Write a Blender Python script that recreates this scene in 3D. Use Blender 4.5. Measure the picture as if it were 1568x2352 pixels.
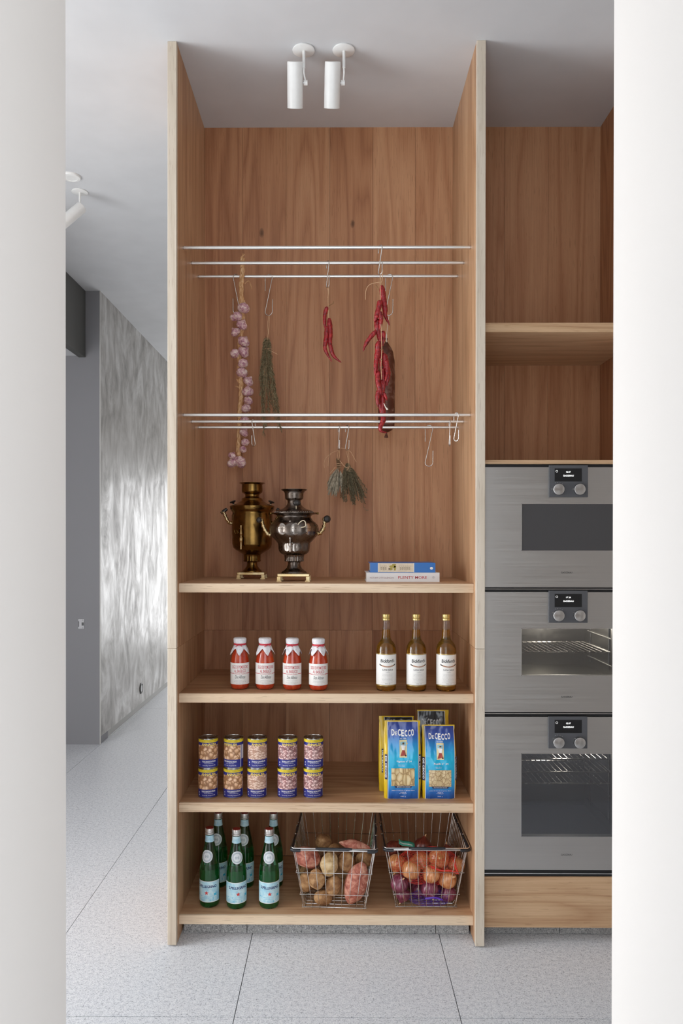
import bpy, bmesh, math, random
from mathutils import Vector, Matrix, noise
R = math.radians
PI = math.pi
for o in list(bpy.data.objects): bpy.data.objects.remove(o)
scene = bpy.context.scene
COL = scene.collection
random.seed(7)

# ------------------------------------------------------------------ camera
F, PX, PY = 1800.0, 763.73, 1250.70
YAW, PITCH, ROLL = -0.00674, 0.00431, 0.00089
CAM = Vector((0.0, -2.838, 1.475))
cy, sy, cp, sp, cr, sr = math.cos(YAW), math.sin(YAW), math.cos(PITCH), math.sin(PITCH), math.cos(ROLL), math.sin(ROLL)
_r = Vector((cy, -sy, 0)); _f0 = Vector((sy, cy, 0)); _z = Vector((0, 0, 1))
_f = _f0*cp - _z*sp; _u = _f0*sp + _z*cp
RT = _r*cr + _u*sr; UP = _u*cr - _r*sr; FW = _f
cam = bpy.data.cameras.new('camera'); cam_ob = bpy.data.objects.new('camera', cam); COL.objects.link(cam_ob)
M = Matrix.Identity(4)
for i in range(3):
    M[i][0] = RT[i]; M[i][1] = UP[i]; M[i][2] = -FW[i]; M[i][3] = CAM[i]
cam_ob.matrix_world = M
cam.sensor_fit = 'AUTO'; cam.sensor_width = 36.0
cam.lens = F/2352*36.0
cam.shift_x = (784-PX)/2352; cam.shift_y = (PY-1176)/2352
cam.clip_start = 0.05
scene.camera = cam_ob
def ray(px, py): return RT*((px-PX)/F) - UP*((py-PY)/F) + FW
def P(px, py, Y):            # point of the photograph's pixel at depth Y
    d = ray(px, py); return CAM + d*((Y-CAM.y)/d.y)
def G(px, py, z):            # ... at height z
    d = ray(px, py); return CAM + d*((z-CAM.z)/d.z)
def PXX(px, py, x):          # ... on the plane X = x
    d = ray(px, py); return CAM + d*((x-CAM.x)/d.x)

# ------------------------------------------------------------------ light
def lin(c):
    if isinstance(c, str):
        c = c.lstrip('#'); c = [int(c[i:i+2], 16)/255 for i in (0, 2, 4)]
    return tuple((x/12.92 if x <= .04045 else ((x+.055)/1.055)**2.4) for x in c[:3]) + (1.0,)
w = bpy.data.worlds.new('world'); scene.world = w; w.use_nodes = True
bg = w.node_tree.nodes['Background']; bg.inputs[0].default_value = (.90, .95, 1.0, 1); bg.inputs[1].default_value = 1.95
def area(name, loc, direction, sx, sy_, power, color):
    l = bpy.data.lights.new(name, 'AREA'); l.shape = 'RECTANGLE'; l.size = sx; l.size_y = sy_; l.energy = power; l.color = color
    o = bpy.data.objects.new(name, l); COL.objects.link(o); o.location = loc
    o.rotation_euler = Vector(direction).to_track_quat('-Z', 'Y').to_euler()
    return o
# daylight through the big window on the left, and through the corridor window behind the shelves
area('window_daylight', (-3.05, -0.80, 1.27), (1, 0.0, 0), 1.3, 2.3, 60, (.95, .975, 1.0))
area("corridor_window_daylight", (-0.5, 7.28, 1.22), (0, -1, 0), 2.3, 2.1, 54, (.97, .985, 1.0))
vs = scene.view_settings
vs.view_transform = 'Standard'; vs.look = 'None'; vs.gamma = 1.0; vs.exposure = 0.30; vs.use_curve_mapping = False

# ------------------------------------------------------------------ materials
MATS = {}
class NT:
    def __init__(s, name):
        m = bpy.data.materials.new(name); m.use_nodes = True; s.m = m; s.t = m.node_tree; s.n = s.t.nodes; s.b = s.n['Principled BSDF']; MATS[name] = m
    def new(s, typ, **k):
        n = s.n.new(typ)
        for a, v in k.items(): setattr(n, a, v)
        return n
    def put(s, sock, v):
        if isinstance(v, bpy.types.NodeSocket): s.t.links.new(v, sock)
        elif v is not None: sock.default_value = v
    def math(s, op, a, b=None, c=None, clamp=False):
        n = s.new('ShaderNodeMath', operation=op, use_clamp=clamp)
        for i, v in enumerate((a, b, c)):
            if v is not None: s.put(n.inputs[i], v)
        return n.outputs[0]
    def vmath(s, op, a, b=None):
        n = s.new('ShaderNodeVectorMath', operation=op)
        s.put(n.inputs[0], a)
        if b is not None: s.put(n.inputs[1], b)
        return n.outputs[0]
    def noise(s, vec, scale, detail=2.0, rough=.5, dist=0.0):
        n = s.new('ShaderNodeTexNoise'); s.put(n.inputs['Vector'], vec); n.inputs['Scale'].default_value = scale
        n.inputs['Detail'].default_value = detail; n.inputs['Roughness'].default_value = rough; n.inputs['Distortion'].default_value = dist
        return n.outputs['Fac']
    def voronoi(s, vec, scale, feature='F1', out='Distance', rand=1.0):
        n = s.new('ShaderNodeTexVoronoi', feature=feature); s.put(n.inputs['Vector'], vec); n.inputs['Scale'].default_value = scale
        n.inputs['Randomness'].default_value = rand
        return n.outputs[out]
    def ramp(s, fac, stops, interp='LINEAR'):
        n = s.new('ShaderNodeValToRGB'); s.put(n.inputs[0], fac); e = n.color_ramp.elements; n.color_ramp.interpolation = interp
        while len(e) < len(stops): e.new(0.5)
        for i, (p, c) in enumerate(stops):
            e[i].position = p; e[i].color = lin(c) if isinstance(c, str) else (c if len(c) == 4 else (*c, 1))
        return n.outputs[0]
    def mix(s, fac, a, b, mode='MIX'):
        n = s.new('ShaderNodeMix', data_type='RGBA', blend_type=mode); s.put(n.inputs[0], fac)
        s.put(n.inputs[6], lin(a) if isinstance(a, str) else a); s.put(n.inputs[7], lin(b) if isinstance(b, str) else b)
        return n.outputs[2]
    def sep(s, vec):
        n = s.new('ShaderNodeSeparateXYZ'); s.put(n.inputs[0], vec); return n.outputs
    def comb(s, x, y, z):
        n = s.new('ShaderNodeCombineXYZ')
        for i, v in enumerate((x, y, z)): s.put(n.inputs[i], v)
        return n.outputs[0]
    def coord(s, which='Object'): return s.new('ShaderNodeTexCoord').outputs[which]
    def rand(s): return s.new('ShaderNodeObjectInfo').outputs['Random']
    def bump(s, h, strength=.2, dist=.001):
        n = s.new('ShaderNodeBump'); s.put(n.inputs['Height'], h); n.inputs['Strength'].default_value = strength; n.inputs['Distance'].default_value = dist
        s.t.links.new(n.outputs[0], s.b.inputs['Normal'])
    def set(s, **k):
        nm = {'color': 'Base Color', 'rough': 'Roughness', 'metal': 'Metallic', 'trans': 'Transmission Weight', 'ior': 'IOR', 'coat': 'Coat Weight', 'coatr': 'Coat Roughness', 'alpha': 'Alpha',
              'emit': 'Emission Color', 'emits': 'Emission Strength', 'spec': 'Specular IOR Level', 'sss': 'Subsurface Weight', 'sheen': 'Sheen Weight', 'aniso': 'Anisotropic'}
        for a, v in k.items(): s.put(s.b.inputs[nm[a]], lin(v) if isinstance(v, str) else v)
        return s.m
def pm(name, color, rough=.5, metal=0.0, vary=0.0, scale=40, **k):
    if name in MATS: return MATS[name]
    t = NT(name)
    n = t.noise(t.coord(), scale, 2)          # every surface has a little grain of its own
    c = lin(color); v = max(vary, .02)
    lo = tuple(max(0, x*(1-v)) for x in c[:3]) + (1,); hi = tuple(min(1, x*(1+v)) for x in c[:3]) + (1,)
    col = t.ramp(n, [(.3, lo), (.7, hi)])
    return t.set(color=col, rough=rough, metal=metal, **k)

def oak(name, axis, knots=(), tone=1.0, light='#cf9f78', mid='#b98560', dark='#946041'):
    if name in MATS: return MATS[name]
    t = NT(name); co = t.coord(); rd = t.rand()
    off = t.comb(t.math('MULTIPLY', rd, 37.0), t.math('MULTIPLY', rd, 91.0), t.math('MULTIPLY', rd, 53.0))
    sx = {'x': (.55, 7, 7), 'y': (7, .55, 7), 'z': (7, 7, .55)}[axis]
    v = t.vmath('ADD', t.vmath('MULTIPLY', co, sx), off)
    n = t.noise(v, 1.0, 2.0, .45, .25)
    ring = t.math('PINGPONG', t.math('MULTIPLY', n, 17.0), 1.0)
    ring = t.math('POWER', ring, 1.6)
    fx = {'x': (3, 210, 210), 'y': (210, 3, 210), 'z': (210, 210, 3)}[axis]
    fib = t.noise(t.vmath('ADD', t.vmath('MULTIPLY', co, fx), off), 1.0, 2.0, .6)
    px_ = {'x': (14, 420, 420), 'y': (420, 14, 420), 'z': (420, 420, 14)}[axis]
    pore = t.math('GREATER_THAN', t.noise(t.vmath('ADD', t.vmath('MULTIPLY', co, px_), off), 1.0, 1.0), .66)
    big = t.noise(t.vmath('ADD', t.vmath('MULTIPLY', co, tuple(x*.33 for x in sx)), off), 1.0, 1.0)
    val = t.math('ADD', t.math('MULTIPLY', ring, .27), t.math('MULTIPLY', fib, .42))
    val = t.math('ADD', val, t.math('MULTIPLY', big, .55))
    val = t.math('ADD', val, t.math('MULTIPLY', t.math('SUBTRACT', rd, .5), .30))
    col = t.ramp(val, [(.22, light), (.58, mid), (.95, dark)])
    col = t.mix(t.math('MULTIPLY', pore, .30), col, '#7a4f2c')
    for (kx, kz, rx, rz) in knots:
        o = t.sep(co)
        dx = t.math('DIVIDE', t.math('SUBTRACT', o[0], kx), rx); dz = t.math('DIVIDE', t.math('SUBTRACT', o[2], kz), rz)
        d = t.math('SQRT', t.math('ADD', t.math('MULTIPLY', dx, dx), t.math('MULTIPLY', dz, dz)))
        d = t.math('ADD', d, t.math('MULTIPLY', t.math('SUBTRACT', t.noise(co, 90), .5), .5))
        f = t.ramp(d, [(.25, (.75, .75, .75)), (.75, (.4, .4, .4)), (1.0, (.15, .15, .15)), (2.2, (0, 0, 0))])
        col = t.mix(f, col, '#4a3322')
    t.bump(t.math('ADD', fib, t.math('MULTIPLY', pore, -.5)), .12, .0006)
    return t.set(color=col, rough=.48, spec=.35)
OAKV = oak('oak_vertical', 'z')  # redder and darker for back planks: shade inside is put into the colour
PALE = dict(light='#e8d3b8', mid='#dcc2a4', dark='#c3a282')
OAKE = oak('oak_pale_vertical', 'z', light='#dfd3c3', mid='#d2c5b3', dark='#b9a793'); OAKH = oak('oak_pale_horizontal', 'x', **PALE)  # front edges paler than the boards: their daylight is put into the colour
OAKS = oak('oak_shelf_board', 'x', light='#d8b28d', mid='#c59c77', dark='#a27655')  # darker than the edge strips: shade on the shelf tops is in the colour
OAKD = oak('oak_drawer_front', 'x', light='#e2c5a2', mid='#d3b08b', dark='#b58c68')
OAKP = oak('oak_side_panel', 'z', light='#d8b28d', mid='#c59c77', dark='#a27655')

def granite(name, a, b, c, rough=.32):
    t = NT(name); co = t.vmath('ADD', t.coord(), t.comb(t.math('MULTIPLY', t.rand(), 13.0), 0.0, 0.0))
    n1 = t.noise(co, 210, 2.0, .7); n2 = t.noise(co, 70, 2.0); n3 = t.noise(co, 3.0, 2.0)
    v = t.math('ADD', t.math('MULTIPLY', n1, .72), t.math('MULTIPLY', n2, .28))
    col = t.ramp(v, [(.33, a), (.45, b), (.60, c), (.70, '#f2f2f1')])
    col = t.mix(t.math('MULTIPLY', n3, .25), col, b)
    t.bump(n1, .05, .0005)
    return t.set(color=col, rough=rough, spec=.5)
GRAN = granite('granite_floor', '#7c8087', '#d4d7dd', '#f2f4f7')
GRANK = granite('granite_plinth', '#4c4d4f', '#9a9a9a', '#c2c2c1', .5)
GROUT = pm('dark_grout', '#3a3a3a', .9)
CEIL = pm('ceiling_paint', '#d2d3d5', .9, 0, .03, 6)
def painted(name, col):
    t = NT(name); co = t.coord()
    c = t.mix(t.noise(co, 2.5, 3), col, tuple(x*.95 for x in lin(col)[:3]) + (1,))
    t.bump(t.noise(co, 160, 3), .06, .001)
    return t.set(color=c, rough=.7)
WHITE = painted('white_wall_paint', '#dcd7d2')
GREYP = painted('grey_wall_paint', '#8e8e92')
DARKP = painted('dark_bulkhead_paint', '#5a5a57')
def plaster():
    t = NT('polished_plaster'); co = t.coord()
    a = t.noise(t.vmath('MULTIPLY', co, (1.5, 1.5, .8)), 2.2, 5, .62, 1.8); b = t.noise(t.vmath('MULTIPLY', co, (5, 5, 2.6)), 1.2, 4, .6, 1.5)
    v = t.math('ADD', t.math('MULTIPLY', a, .66), t.math('MULTIPLY', b, .34))
    col = t.ramp(v, [(.36, '#8d8a86'), (.47, '#aaa7a3'), (.57, '#c3c1be'), (.68, '#d8d7d4')])
    t.bump(v, .22, .006)
    return t.set(color=col, rough=t.ramp(v, [(.36, (.54, .54, .54)), (.64, (.34, .34, .34))]), spec=.6)
PLAST = plaster()
def brushed(name, col, rough, axis):
    t = NT(name); co = t.coord(); sc = {'x': (2, 300, 300), 'z': (300, 300, 2), 'n': (60, 60, 60)}[axis]
    n = t.noise(t.vmath('MULTIPLY', co, sc), 1.0, 2)
    c = lin(col)[:3]
    colr = t.ramp(n, [(.3, tuple(x*.96 for x in c)), (.7, tuple(min(1, x*1.03) for x in c))])
    return t.set(color=colr, metal=1.0, rough=t.ramp(n, [(.3, (rough*.85,)*3), (.7, (rough*1.15,)*3)]))
STEEL = brushed('brushed_steel', '#efede9', .36, 'x')
OVENST = brushed('oven_steel', '#c2c0bd', .40, 'x')
WIRE = brushed('steel_wire', '#d6d4d0', .25, 'n')
CHROME = brushed('satin_chrome', '#dcdcdc', .2, 'n')
BLACK = pm('black_plastic', '#17181a', .35)
DKGREY = pm('dark_grey_panel', '#55565a', .45)
WLAMP = pm('white_lamp_enamel', '#ececea', .35)
PAPER = pm('white_label_paper', '#f0eeea', .6, 0, .02, 300)
INK = pm('black_ink', '#2a2a2c', .6); INKG = pm('grey_ink', '#9a9a9c', .6); REDINK = pm('red_ink', '#c8414c', .55)
WHINK = pm('white_ink', '#f4f4f2', .5); NAVY = pm('navy_ink', '#26336a', .55); YELINK = pm('yellow_ink', '#f0d36a', .5)
TWINE = pm('pale_twine', '#d9b38c', .85, 0, .12, 300)

# ------------------------------------------------------------------ helpers
def link(o, parent=None):
    COL.objects.link(o)
    if parent is not None: o.parent = parent
    return o
def empty(name, loc=(0, 0, 0), parent=None):
    o = bpy.data.objects.new(name, None); o.empty_display_size = .05; o.location = loc
    return link(o, parent)
def tag(o, label=None, cat=None, group=None, kind=None):
    if label: o['label'] = label
    if cat: o['category'] = cat
    if group: o['group'] = group
    if kind: o['kind'] = kind
    return o
def thing(name, label, cat, loc=(0, 0, 0), group=None, rz=0):
    o = empty(name, loc); o.rotation_euler.z = rz
    return tag(o, label, cat, group)
def mob(name, verts, faces, mat, parent=None, smooth=True, ang=35, uvs=None):
    me = bpy.data.meshes.new(name); me.from_pydata([tuple(v) for v in verts], [], faces)
    me.validate(); me.materials.append(mat)
    if uvs is not None:
        ul = me.uv_layers.new(name='UVMap')
        for l in me.loops: ul.data[l.index].uv = uvs[l.vertex_index]
    if smooth:
        for p in me.polygons: p.use_smooth = True
        me.set_sharp_from_angle(angle=R(ang))
    me.update()
    return link(bpy.data.objects.new(name, me), parent)
def world(o, parent):          # mesh given in world coordinates put under a thing that stands elsewhere
    o.parent = parent
    p = parent; off = Vector((0, 0, 0))
    while p: off += p.location; p = p.parent
    o.location = -off
    return o
def boxv(x0, x1, y0, y1, z0, z1):
    v = [(x, y, z) for z in (z0, z1) for y in (y0, y1) for x in (x0, x1)]
    f = [(0, 2, 3, 1), (4, 5, 7, 6), (0, 1, 5, 4), (2, 6, 7, 3), (0, 4, 6, 2), (1, 3, 7, 5)]
    return v, f
def box(name, x0, x1, y0, y1, z0, z1, mat, parent=None, bev=0.0, wp=None, seg=1):
    v, f = boxv(x0, x1, y0, y1, z0, z1)
    if bev > 0:
        bm = bmesh.new(); vs_ = [bm.verts.new(p) for p in v]
        for q in f: bm.faces.new([vs_[i] for i in q])
        bmesh.ops.bevel(bm, geom=list(bm.edges), offset=bev, segments=seg, affect='EDGES', profile=.5)
        me = bpy.data.meshes.new(name); bm.to_mesh(me); bm.free(); me.materials.append(mat)
        o = link(bpy.data.objects.new(name, me), parent)
    else:
        o = mob(name, v, f, mat, parent, smooth=False)
    if wp is not None: world(o, wp)
    return o
def tubev(pts, rad, n=8, closed=False):
    pts = [Vector(p) for p in pts]; m = len(pts)
    rs = rad if isinstance(rad, (list, tuple)) else [rad]*m
    V, Fc = [], []
    t0 = (pts[1]-pts[0]).normalized()
    a = Vector((0, 0, 1)) if abs(t0.z) < .9 else Vector((1, 0, 0))
    u = t0.cross(a).normalized()
    for i in range(m):
        if closed: t = (pts[(i+1) % m]-pts[i-1]).normalized()
        else: t = (pts[min(i+1, m-1)]-pts[max(i-1, 0)]).normalized()
        u = (u - t*u.dot(t)).normalized(); v = t.cross(u)
        for k in range(n):
            c = 2*PI*k/n; V.append(pts[i] + (u*math.cos(c)+v*math.sin(c))*rs[i])
    for i in range(m if closed else m-1):
        for k in range(n):
            a_, b_ = i*n+k, i*n+(k+1) % n; j = ((i+1) % m)*n
            Fc.append((a_, b_, j+(k+1) % n, j+k))
    if not closed: Fc.append(tuple(range(n-1, -1, -1))); Fc.append(tuple((m-1)*n+k for k in range(n)))
    return V, Fc
def tube(name, pts, rad, mat, parent=None, n=8, closed=False, wp=None):
    v, f = tubev(pts, rad, n, closed); o = mob(name, v, f, mat, parent, ang=50)
    if wp is not None: world(o, wp)
    return o
def smoothpath(pts, k=6):
    pts = [Vector(p) for p in pts]; out = []
    for i in range(len(pts)-1):
        p0, p1, p2, p3 = pts[max(i-1, 0)], pts[i], pts[i+1], pts[min(i+2, len(pts)-1)]
        for j in range(k):
            t = j/k
            out.append(.5*((2*p1)+(p2-p0)*t+(2*p0-5*p1+4*p2-p3)*t*t+(3*p1-p0-3*p2+p3)*t**3))
    out.append(pts[-1]); return out
def merge(parts):
    V, Fc = [], []
    for v, f in parts:
        b = len(V); V += list(v); Fc += [tuple(i+b for i in q) for q in f]
    return V, Fc
def lathev(prof, n=48, rf=None, cx=0, cyy=0, z0=0):
    V, Fc = [], []
    m = len(prof)
    for (r, z) in prof:
        for k in range(n):
            a = 2*PI*k/n; q = r*(rf(a, z) if rf else 1.0)
            V.append((cx+q*math.sin(a), cyy-q*math.cos(a), z0+z))
    for i in range(m-1):
        for k in range(n):
            a_, b_ = i*n+k, i*n+(k+1) % n
            Fc.append((a_, b_, b_+n, a_+n))
    if prof[0][0] > 1e-6: Fc.append(tuple(range(n-1, -1, -1)))
    if prof[-1][0] > 1e-6: Fc.append(tuple((m-1)*n+k for k in range(n)))
    return V, Fc
def lathe(name, prof, mat, parent=None, n=48, rf=None, ang=40, **k):
    v, f = lathev(prof, n, rf, **k); return mob(name, v, f, mat, parent, ang=ang)
def blobv(rx, ry, rz, amp=.1, fr=2.0, seed=0, sub=3, shape=None):
    bm = bmesh.new(); bmesh.ops.create_icosphere(bm, subdivisions=sub, radius=1.0)
    V = []
    for v in bm.verts:
        p = v.co.normalized(); d = 1 + amp*noise.noise(p*fr + Vector((seed*3.1, seed*1.7, seed*.9)))
        q = Vector((p.x*rx, p.y*ry, p.z*rz))*d
        if shape: q = shape(q, p)
        V.append(q)
    Fc = [tuple(v.index for v in f.verts) for f in bm.faces]; bm.free()
    return V, Fc
def copy_tree(o, parent=None):
    c = o.copy(); COL.objects.link(c); c.parent = parent
    for ch in list(o.children): copy_tree(ch, c)
    return c

# surface mapping for printed labels: S(x, z, offset) -> point
def cyl(Rr, z0=0.0, rot=0.0):
    def S(x, z, o=0.0):
        a = x/Rr+rot; return Vector(((Rr+o)*math.sin(a), -(Rr+o)*math.cos(a), z0+z))
    return S
def flat(o0, ux=(1, 0, 0), uz=(0, 0, 1), nn=(0, -1, 0)):
    o0, ux, uz, nn = map(Vector, (o0, ux, uz, nn))
    return lambda x, z, o=0.0: o0+ux*x+uz*z+nn*o
def dgrid(name, S, x0, x1, z0, z1, off, mat, parent, nx=12, nz=2):
    V, Fc, U = [], [], []
    for j in range(nz+1):
        for i in range(nx+1):
            a, b = i/nx, j/nz; x = x0+(x1-x0)*a; z = z0+(z1-z0)*b
            V.append(S(x, z, off)); U.append((a, b))
    for j in range(nz):
        for i in range(nx):
            q = j*(nx+1)+i; Fc.append((q, q+1, q+nx+2, q+nx+1))
    return mob(name, V, Fc, mat, parent, uvs=U)
def dpoly(name, S, polys, off, mat, parent):      # list of convex-ish outlines
    V, Fc = [], []
    for pts in polys:
        b = len(V); c = (sum(p[0] for p in pts)/len(pts), sum(p[1] for p in pts)/len(pts))
        V.append(S(c[0], c[1], off)); V += [S(x, z, off) for x, z in pts]
        n = len(pts); Fc += [(b, b+1+i, b+1+(i+1) % n) for i in range(n)]
    return mob(name, V, Fc, mat, parent, smooth=False)
_tc = {}
def textmesh(s, shear=0.0, bold=0.0, space=1.0):
    k = (s, shear, bold, space)
    if k in _tc: return _tc[k]
    cu = bpy.data.curves.new('t', 'FONT'); cu.body = s; cu.size = 1.0; cu.resolution_u = 2; cu.shear = shear; cu.offset = bold; cu.space_character = space
    ob = bpy.data.objects.new('t', cu); COL.objects.link(ob)
    dg = bpy.context.evaluated_depsgraph_get(); ev = ob.evaluated_get(dg); me = ev.to_mesh()
    V = [tuple(v.co) for v in me.vertices]; Fc = [tuple(p.vertices) for p in me.polygons]
    ev.to_mesh_clear(); bpy.data.objects.remove(ob); bpy.data.curves.remove(cu)
    xs = [v[0] for v in V]; ys = [v[1] for v in V]
    _tc[k] = (V, Fc, min(xs), max(xs), min(ys), max(ys)); return _tc[k]
def dtext(S, s, x, z, width, height, off, mat, parent, align='C', shear=0.0, bold=0.0, arch=0.0, name='lettering'):
    V, Fc, a, b, c, d = textmesh(s, shear, bold)
    kx = width/(b-a); kz = height/(d-c); x0 = x-width/2 if align == 'C' else x
    pts = []
    for v in V:
        X = x0+(v[0]-a)*kx; Z = z+(v[1]-c)*kz
        if arch: Z += arch*(1-((X-x)/(width/2))**2)
        pts.append(S(X, Z, off))
    return mob(name, pts, Fc, mat, parent, smooth=False)
def starpts(x, z, r, n=5, q=.42):
    return [(x+math.sin(PI*i/n)*(r if i % 2 == 0 else r*q), z+math.cos(PI*i/n)*(r if i % 2 == 0 else r*q)) for i in range(2*n)]
def ell(x, z, rx, rz, n=20, a0=0, a1=2*PI): return [(x+rx*math.cos(a0+(a1-a0)*i/n), z+rz*math.sin(a0+(a1-a0)*i/n)) for i in range(n)]
def rrect(x0, x1, z0, z1, r, k=4):
    o = []
    for cx_, cz_, a in ((x1-r, z1-r, 0), (x0+r, z1-r, 90), (x0+r, z0+r, 180), (x1-r, z0+r, 270)):
        o += [(cx_+r*math.cos(R(a+90*i/k)), cz_+r*math.sin(R(a+90*i/k))) for i in range(k+1)]
    return o

# ------------------------------------------------------------------ the setting
XL, XR, T, CZ, DB, REC = -0.618, 0.532, 0.0326, 3.283, 0.594, 0.045
XI, XJ = XL+T, XR-T                       # inner faces of the two tall panels
ZS = (1.3188, 0.9126, 0.5087, 0.0936); TH = 0.0335
corner = G(230.5, 1709.8, 0); YF = corner.y; XP = corner.x
floor = box('floor', -3.4, 2.6, -3.6, 7.4, -.06, -.012, GROUT); tag(floor, 'pale speckled granite slab floor with fine dark joints', kind='structure')
jx = [XP+.70*i for i in range(-3, 6)]; jy = [-2.838+2.42+1.12*i for i in range(-3, 7)]
tile_me = None
for i in range(len(jx)-1):
    for j in range(len(jy)-1):
        v, f = boxv(0.0013, .70-.0013, .0013, 1.12-.0013, -.012, 0)
        if tile_me is None:
            t_ = mob('tile', v, f, GRAN, floor, smooth=False); tile_me = t_.data
        else:
            t_ = link(bpy.data.objects.new('tile', tile_me), floor)
        t_.location = (jx[i], jy[j], 0)
ceil = box('ceiling', -3.4, 2.6, -3.6, 7.4, CZ, CZ+.1, CEIL); tag(ceil, 'flat white painted ceiling', kind='structure')
# opening in the foreground that the camera looks through
YJ = -2.0; YK2 = -1.52
ja = P(152.5, 1200, YK2).x; jb = P(1405.5, 1200, YK2).x
wl = box('wall_front_left', -3.4, ja, YJ, YK2, 0, CZ, WHITE, bev=.003); tag(wl, 'white painted wall end at the left edge of the opening', kind='structure')
wr = box('wall_front_right', jb, 2.6, YJ, YK2, 0, CZ, WHITE, bev=.003); tag(wr, 'white painted wall end at the right edge of the opening', kind='structure')
# left room wall with its window, unseen right wall added to bounce light, wall behind the shelving
WX = -3.15
def wallbox(name, *a, mat=WHITE, label=None):
    o = box(name, *a, mat); return tag(o, label or 'painted room wall', kind='structure')
wa = wallbox('wall_left', WX-.16, WX, YK2, YF, 0, CZ, label='white room wall with tall window out of view')
bpy.data.objects.remove(wa)
WY0, WY1, WZ0, WZ1 = -1.48, -.12, .08, 2.46
me_parts = [boxv(WX-.16, WX, YK2, WY0, 0, CZ), boxv(WX-.16, WX, WY1, YF, 0, CZ), boxv(WX-.16, WX, WY0, WY1, 0, WZ0), boxv(WX-.16, WX, WY0, WY1, WZ1, CZ)]
v, f = merge(me_parts); wa = mob('wall_left', v, f, WHITE, smooth=False); tag(wa, 'white side wall around the tall window', kind='structure')
win = empty('window_1', (WX, (WY0+WY1)/2, WZ0)); tag(win, 'tall window in the white side wall', kind='structure')
for (a, b, c, d) in ((WY0, WY0+.05, WZ0, WZ1), (WY1-.05, WY1, WZ0, WZ1), (WY0, WY1, WZ0, WZ0+.05), (WY0, WY1, WZ1-.05, WZ1)):
    box('window_frame', WX-.10, WX-.04, a, b, c, d, WLAMP, wp=win)
wallbox('wall_right_bounce', 1.9, 2.02, YK2, DB+.04, 0, CZ, label='unseen white side wall beyond the ovens, added to bounce light')
wallbox('wall_back', XL, 2.02, DB+.03, DB+.13, 0, CZ, label='partition wall behind the shelving and ovens')
wallbox('wall_far', -3.4, XP-.004, YF, YF+.2, 0, CZ, mat=GREYP, label='bluish grey wall at the end of the left passage')
# corridor with the polished plaster wall
pl = wallbox('wall_plaster', XP-.2, XP, YF+.2, 7.4, .055, CZ, mat=PLAST, label='streaky polished plaster wall receding into the corridor')
v, f = boxv(XP-.0036, XP, YF+.003, YF+.2, .055, CZ)
mob('plaster_return', v, f, PLAST, pl, smooth=False)
bb = wallbox('baseboard_plaster', XP-.2, XP-.012, YF+.2, 7.4, 0, .055, mat=pm('shadow_gap_metal', '#8d8b87', .45, .4), label='recessed metal skirting under the plaster wall')
bead = box('trim_1', XP-.004, XP+.0015, YF-.003, YF+.004, 0, CZ, pm('plaster_bead', '#c9c8c4', .5)); tag(bead, 'thin pale corner bead of the plaster wall', kind='structure')
wallbox('wall_corridor_end', -3.4, 2.6, 7.4, 7.5, 0, CZ, label='white wall at the corridor end')
wallbox('wall_corridor_right', 1.62, 1.78, DB+.13, 7.4, 0, CZ, label='corridor side wall hidden behind the shelving')
# dark bulkhead under the ceiling at the far left
bk = P(196.5, 821, YF); BX = bk.x; BZ = bk.z
bulk = box('bulkhead', BX-.05, BX, 0.9, YF, BZ, CZ, DARKP, bev=.002); tag(bulk, 'dark grey bulkhead fascia hanging from the ceiling at far left', kind='structure')
tag(box('ceiling_lowered', -3.15, BX-.05, 0.9, YF, BZ+.012, BZ+.05, CEIL), 'lowered white ceiling behind the dark bulkhead', kind='structure')

# granite plinth under both units
YK = G(567, 2143.5, 0).y
kick = empty('trim_2', (-.04, YK, 0)); tag(kick, 'speckled granite plinth strip under the shelving', kind='structure')
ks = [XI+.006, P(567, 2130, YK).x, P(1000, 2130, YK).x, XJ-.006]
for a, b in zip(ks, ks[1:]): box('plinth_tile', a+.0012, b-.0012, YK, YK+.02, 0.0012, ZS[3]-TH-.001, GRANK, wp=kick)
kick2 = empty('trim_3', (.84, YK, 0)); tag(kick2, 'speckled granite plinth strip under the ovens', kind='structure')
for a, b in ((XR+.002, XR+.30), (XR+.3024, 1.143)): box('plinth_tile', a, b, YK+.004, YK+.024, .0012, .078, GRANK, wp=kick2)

# ------------------------------------------------------------------ pantry shelving unit
pan = thing('pantry_shelving', 'tall oak pantry shelving unit with two full-height side panels', 'shelving unit', (-.043, .3, 0))
zj = P(395, 1489.5, 0).z
G_ = .0004
for side, (xa, xb) in (('l', (XL, XI)), ('r', (XJ, XR))):
    sp_ = empty('side_panel', (0, 0, 0), pan)
    ys = [0, .020, .205, .40, DB+.02]
    for k in range(4):
        for (za, zb) in ((.006, zj-G_), (zj+G_, CZ)):
            if k and zb == CZ: za = .006 if False else za
            d = random.uniform(0, .0003)
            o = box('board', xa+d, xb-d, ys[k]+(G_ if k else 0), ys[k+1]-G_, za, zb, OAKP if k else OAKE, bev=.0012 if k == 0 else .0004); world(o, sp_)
bp = empty('back_panel', (0, 0, 0), pan)
kn1, kn2 = P(601, 535, DB), P(809.5, 514, DB)
bx = [XI] + [P(x, 700, DB).x for x in (557, 656.5, 757, 855.5, 953)] + [XJ]
zb_ = P(700, 1447.5, DB).z
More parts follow.
